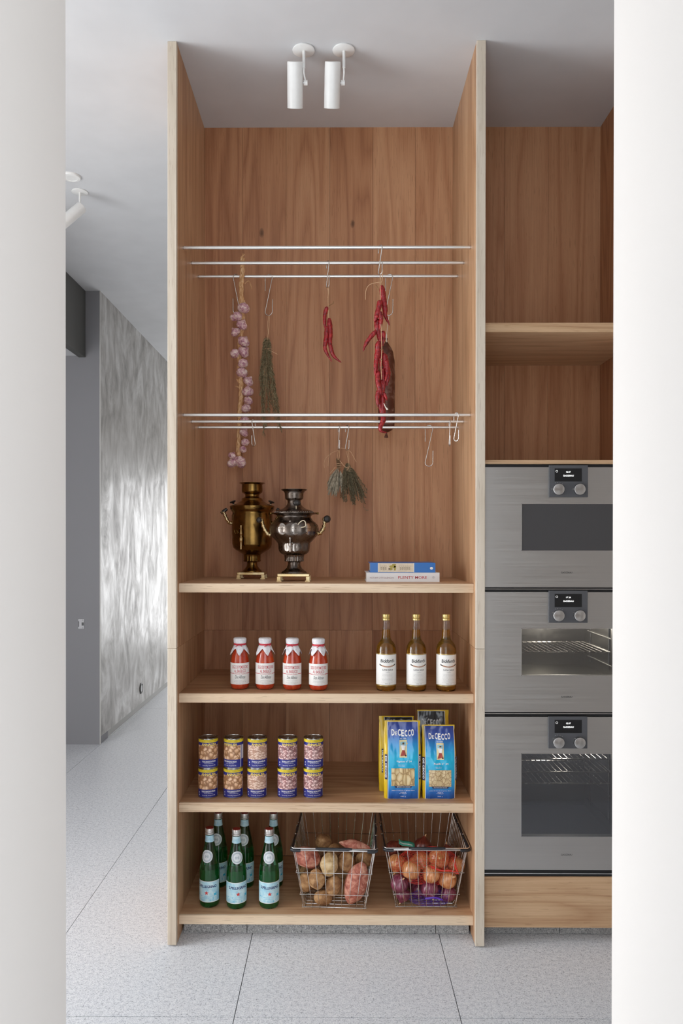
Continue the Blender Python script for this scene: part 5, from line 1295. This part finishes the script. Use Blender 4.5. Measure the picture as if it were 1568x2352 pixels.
# ------------------------------------------------------------------ potatoes, sweet potatoes, onions
POT = skin('potato_skin', [(.3, '#744f33'), (.46, '#a0744a'), (.62, '#c2986a'), (.78, '#d8b68c')], 34, .75, bump=.5, dist=.5)
POTP = skin('pale_potato_skin', [(.3, '#9c7c50'), (.5, '#caa97a'), (.7, '#e4cca2')], 34, .7, bump=.5, dist=.5)
SWP = skin('sweet_potato_skin', [(.34, '#8c4638'), (.47, '#b56a58'), (.58, '#cf9079'), (.72, '#e2b69c')], 38, .65, bump=.5, dist=.8)
PLACED = []
ZFL = ZS[3]+.0075
def settle(spheres, px, py, Y, floor_off):   # slide back along the line of sight until clear of what is already in the basket
    for k in range(70):
        c = P(px, py, Y); s = (Y+2.838)/1800
        low = min(c.z+o.z*s-r*s for o, r in spheres)
        if low < ZFL: c = c+Vector((0, 0, ZFL-low))
        hit = any((c+o*s-q).length < (r*s+rq)*.93 for o, r in spheres for q, rq in PLACED)
        if not hit: break
        Y += .004
    for o, r in spheres: PLACED.append((c+o*s, r*s))
    return c, s
def tuber(name, label, cat, px, py, Y, wpx, hpx, rot, mat, seed, group, taper=0.0, eyes=5, depth=.9):
    mn, mx = min(wpx, hpx)/2, max(wpx, hpx)/2
    ld = Matrix.Rotation(R(rot), 3, 'Y') @ (Vector((0, 0, 1)) if hpx > wpx else Vector((1, 0, 0)))
    q_ = mn*(.72 if taper > .3 else .9)
    c, sc = settle([(ld*t_*(mx-q_), q_) for t_ in ((-1, 0, 1) if mx > mn*1.3 else (0,))], px, py, Y, 0)
    rx, rz = wpx*sc/2, hpx*sc/2; ry = min(rx, rz)*depth
    rn = random.Random(seed); ey = [Vector((rn.uniform(-1, 1), rn.uniform(-1, .2), rn.uniform(-1, 1))).normalized() for _ in range(eyes)]
    def sh(q, p):
        for e_ in ey:
            d = (p-e_).length
            if d < .25: q = q*(1-.05*(1-d/.25))
        if taper:
            k_ = 1-taper*abs(p.z if rz > rx else p.x)**2.2
            if rz > rx: q = Vector((q.x*k_, q.y*k_, q.z))
            else: q = Vector((q.x, q.y*k_, q.z*k_))
        return q
    v, f = blobv(rx, ry, rz, .10, 1.7, seed, 4, sh)
    rm = Matrix.Rotation(R(rot), 3, 'Y')
    o = mob(name, [rm @ Vector(p) for p in v], f, mat, None, ang=180); o.location = c
    return tag(o, label, cat, group)
PG, SG = 'potatoes in the wire basket', 'sweet potatoes in the wire basket'
yb1 = cB1.y
tuber('potato', 'round potato left of centre, middle layer of the basket', 'potato', 727, 2019, yb1+.024, 37, 46, -6, POT, 9, PG)
tuber('potato', 'pale yellowish upright potato in the middle of the potato basket', 'potato', 755.6, 1985, yb1+.030, 41, 55, 8, POTP, 5, PG)
tuber('potato', 'oval potato below the pale one, middle layer of the basket', 'potato', 765, 2034, yb1+.030, 35, 46, 10, POT, 10, PG)
tuber('potato', 'lowest brown potato at the bottom front of the basket', 'potato', 742, 2067, yb1+.034, 44, 34, 0, POT, 11, PG)
tuber('sweet_potato', 'biggest sweet potato leaning at the right front of the basket', 'sweet potato', 817.5, 2034, yb1+.036, 52, 100, 18, SWP, 12, SG, taper=.12)
tuber('potato', 'brown oval potato right of the pale one in the basket', 'potato', 795, 1980, yb1+.042, 38, 46, -6, POT, 6, PG)
tuber('potato', 'brown potato at the left wires of the potato basket', 'potato', 703, 2025, yb1+.060, 34, 46, 0, POT, 8, PG)
tuber('sweet_potato', 'large reddish sweet potato at upper left of the potato basket', 'sweet potato', 706, 1969, yb1+.062, 62, 47, 20, SWP, 3, SG, taper=.15)
tuber('sweet_potato', 'pointed sweet potato lying across the top of the potato basket', 'sweet potato', 815.5, 1942, yb1+.105, 75, 25, 10, SWP, 2, SG, taper=.62)
tuber('potato', 'shaded potato deep at lower middle of the basket', 'potato', 784, 2056, yb1+.105, 44, 40, 0, POT, 14, PG)
tuber('potato', 'shaded potato deep behind the middle of the basket', 'potato', 780, 2008, yb1+.115, 46, 44, 0, POT, 13, PG)
tuber('potato', 'shaded potato at upper right of the potato basket', 'potato', 837, 1973, yb1+.120, 40, 36, 0, POT, 7, PG)
tuber('potato', 'small shaded potato between the left wires', 'potato', 702, 1998, yb1+.12, 36, 32, 0, POT, 15, PG)
tuber('potato', 'small brown potato behind the rim middle of the potato basket', 'potato', 768, 1951, yb1+.155, 30, 27, 0, POT, 4, PG)
tuber('potato', 'round brown potato at the back top of the potato basket', 'potato', 743, 1934, yb1+.175, 37, 36, 0, POT, 1, PG)
def onion_mat(name, a, b, c):
    t = NT(name); co = t.sep(t.coord('Generated')); x = t.math('SUBTRACT', co[0], .5); y = t.math('SUBTRACT', co[1], .5)
    an = t.math('ARCTAN2', y, x); n = t.noise(t.comb(t.math('MULTIPLY', an, 5.0), t.math('MULTIPLY', co[2], 1.2), t.math('MULTIPLY', t.rand(), 9.0)), 2.2, 3)
    col = t.ramp(n, [(.3, a), (.5, b), (.7, c)])
    t.bump(n, .15, .001)
    return t.set(color=col, rough=.3, coat=.4, coatr=.15)
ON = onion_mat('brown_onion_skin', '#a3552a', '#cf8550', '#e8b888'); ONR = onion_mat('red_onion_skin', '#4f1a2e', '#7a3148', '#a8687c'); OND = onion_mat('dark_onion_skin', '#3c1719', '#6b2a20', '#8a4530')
def onion(label, px, py, Y, dpx, mat, seed, tilt, roll, squash=.92):
    c, sc = settle([(Vector((0, 0, 0)), dpx/2)], px, py, Y, 0); r = dpx*sc/2
    def sh(q, p):
        if p.z > .72: k_ = (p.z-.72)/.28; q = Vector((q.x*(1-.62*k_), q.y*(1-.62*k_), q.z+r*.34*k_*k_))
        if p.z < -.85: q = Vector((q.x, q.y, q.z+r*.08))
        return q
    v, f = blobv(r, r, r*squash, .04, 1.5, seed, 4, sh)
    t = thing('onion', label, 'onion', c, 'red onions in the basket' if mat is ONR else 'brown onions in the basket')
    rm = Matrix.Rotation(R(roll), 3, 'Y') @ Matrix.Rotation(R(tilt), 3, 'X')
    mob('bulb', [rm @ Vector(p) for p in v], f, mat, t, ang=180)
    pr = []
    rn = random.Random(seed)
    for i in range(7): a = rn.uniform(0, 6.28); pr.append(tubev([rm @ Vector((math.cos(a)*r*.12, math.sin(a)*r*.12, -r*squash*.9)), rm @ Vector((math.cos(a)*r*.25, math.sin(a)*r*.25, -r*squash*1.08))], .0006, 4))
    v, f = merge(pr); mob('roots', v, f, STRAW, t)
    pr = [tubev([rm @ Vector((0, 0, r*1.05)), rm @ Vector((.002, 0, r*1.2)), rm @ Vector((.005, .002, r*1.38))], [r*.16, r*.10, r*.03], 6)]
    v, f = merge(pr); mob('dry_neck', v, f, STRAW, t)
    return t
yb2 = cB2.y
onion('brown onion in the centre of the onion basket', 990, 2007, yb2+.020, 42, ON, 5, 20, -30)
onion('shiny red onion in the centre under the brown ones', 986, 2041, yb2+.020, 42, ONR, 13, 60, 150)
onion('topmost brown onion just under the rim', 1008, 1970, yb2+.022, 47, ON, 4, 70, -20)
onion('tall brown onion beside the upper left one', 944, 1998, yb2+.024, 42, ON, 2, -20, 12, 1.05)
onion('brown onion low on the right of the basket', 1027, 2018, yb2+.024, 44, ON, 6, 50, 40)
onion('red onion at the left, third layer of the basket', 917, 2029, yb2+.024, 41, ONR, 11, 40, 20)
onion('red onion at the bottom left of the purple net', 961, 2068, yb2+.024, 36, ONR, 16, 70, 90)
onion('red onion at the lower right of the basket', 1029, 2052, yb2+.026, 38, ONR, 14, 30, -20)
onion('red onion at the lowest left corner', 925, 2066, yb2+.026, 34, ONR, 15, 20, 200)
onion('red onion inside the purple net at the bottom', 999, 2068, yb2+.026, 38, ONR, 17, 20, 60)
onion('brown onion at the upper left of the onion basket', 912, 1982, yb2+.028, 43, ON, 1, 30, 200)
onion('dark red onion left of centre', 951, 2035, yb2+.036, 36, ONR, 12, 50, 190)
onion('shiny brown onion in the upper middle of the basket', 967, 1978, yb2+.038, 44, ON, 3, 60, 150)
onion('brown onion against the right wires of the basket', 1047, 1986, yb2+.060, 40, ON, 7, 10, 190)
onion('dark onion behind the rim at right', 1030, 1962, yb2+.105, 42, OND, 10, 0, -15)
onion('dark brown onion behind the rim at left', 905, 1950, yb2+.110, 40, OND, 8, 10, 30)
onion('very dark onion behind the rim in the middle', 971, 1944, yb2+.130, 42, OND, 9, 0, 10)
# nets: thread mesh draped over the groups of onions
def netmat(name, col):
    return pm(name, col, .4, 0, .1, 200, coat=.3)
def net(label, cx_, cy_, w_, h_, Y, dep, mat, seed, sub=3, tails=(), th=.00045):
    c = P(cx_, cy_, Y); sc = (Y+2.838)/1800
    v, f = blobv(w_*sc/2, dep/2, h_*sc/2, .22, 1.6, seed, sub)
    v = [Vector((p[0], p[1], max(p[2], ZFL+.001-c.z))) for p in v]
    t = thing('net_bag', label, 'net bag', c, 'onion nets')
    bm = bmesh.new(); vs_ = [bm.verts.new(p) for p in v]
    for q in f: bm.faces.new([vs_[i] for i in q])
    pr = []
    for e_ in bm.edges: pr.append(tubev([e_.verts[0].co, e_.verts[1].co], th, 3))
    bm.free(); V, Fc = merge(pr)
    o = mob('netting', V, Fc, mat, t, smooth=False); o['kind'] = 'stuff'
    for pts in tails:
        pp = smoothpath([P(x, y, Y-dep/2-.002)-c for x, y in pts], 4); tube('net_tail', pp, [.0035]*(len(pp)-1)+[.001], mat, t, n=6)
    return t
REDN = netmat('red_net_thread', '#d8352c'); PURN = netmat('purple_net_thread', '#5a2fb0')
n1 = net('red net around the brown onions', 982, 1988, 150, 84, yb2+.052, .10, REDN, 4, 4, tails=([(990, 1990), (1010, 1999), (1035, 2000), (1052, 2007)], [(1042, 1975), (1046, 1992), (1053, 2008)]))
n2 = net('purple net around the red onions at the bottom', 988, 2062, 96, 36, yb2+.034, .072, PURN, 6, 3, tails=([(976, 2064), (1000, 2062), (1018, 2068)],), th=.0003)
c = P(934, 1945, yb2+.05)
t = thing('net_label', 'crumpled green and white paper tag on top of the red net', 'label', c)
V = []; Fc = []; nx, nz = 8, 4
for j in range(nz+1):
    for i in range(nx+1):
        x = -.030+.060*i/nx; z = .014-.028*j/nz; V.append((x, z*.9+.004*noise.noise(Vector((x*80, z*80, 2))), .012-x*.45+.006*math.sin(x*70)+z*.35))
for j in range(nz):
    for i in range(nx): q = j*(nx+1)+i; Fc.append((q, q+1, q+nx+2, q+nx+1))
o = mob('paper', V, Fc, pm('teal_tag_paper', '#3f9c86', .5, 0, .2, 60), t); m_ = o.modifiers.new('thickness', 'SOLIDIFY'); m_.thickness = .0006
o = mob('printed_stripe', [(x*.9, z-.0015, y+.0012) for x, z, y in V[2*(nx+1):4*(nx+1)]], [(i, i+1, i+nx+2, i+nx+1) for i in range(nx)], pm('pale_tag_print', '#cfe6dc', .5), t)
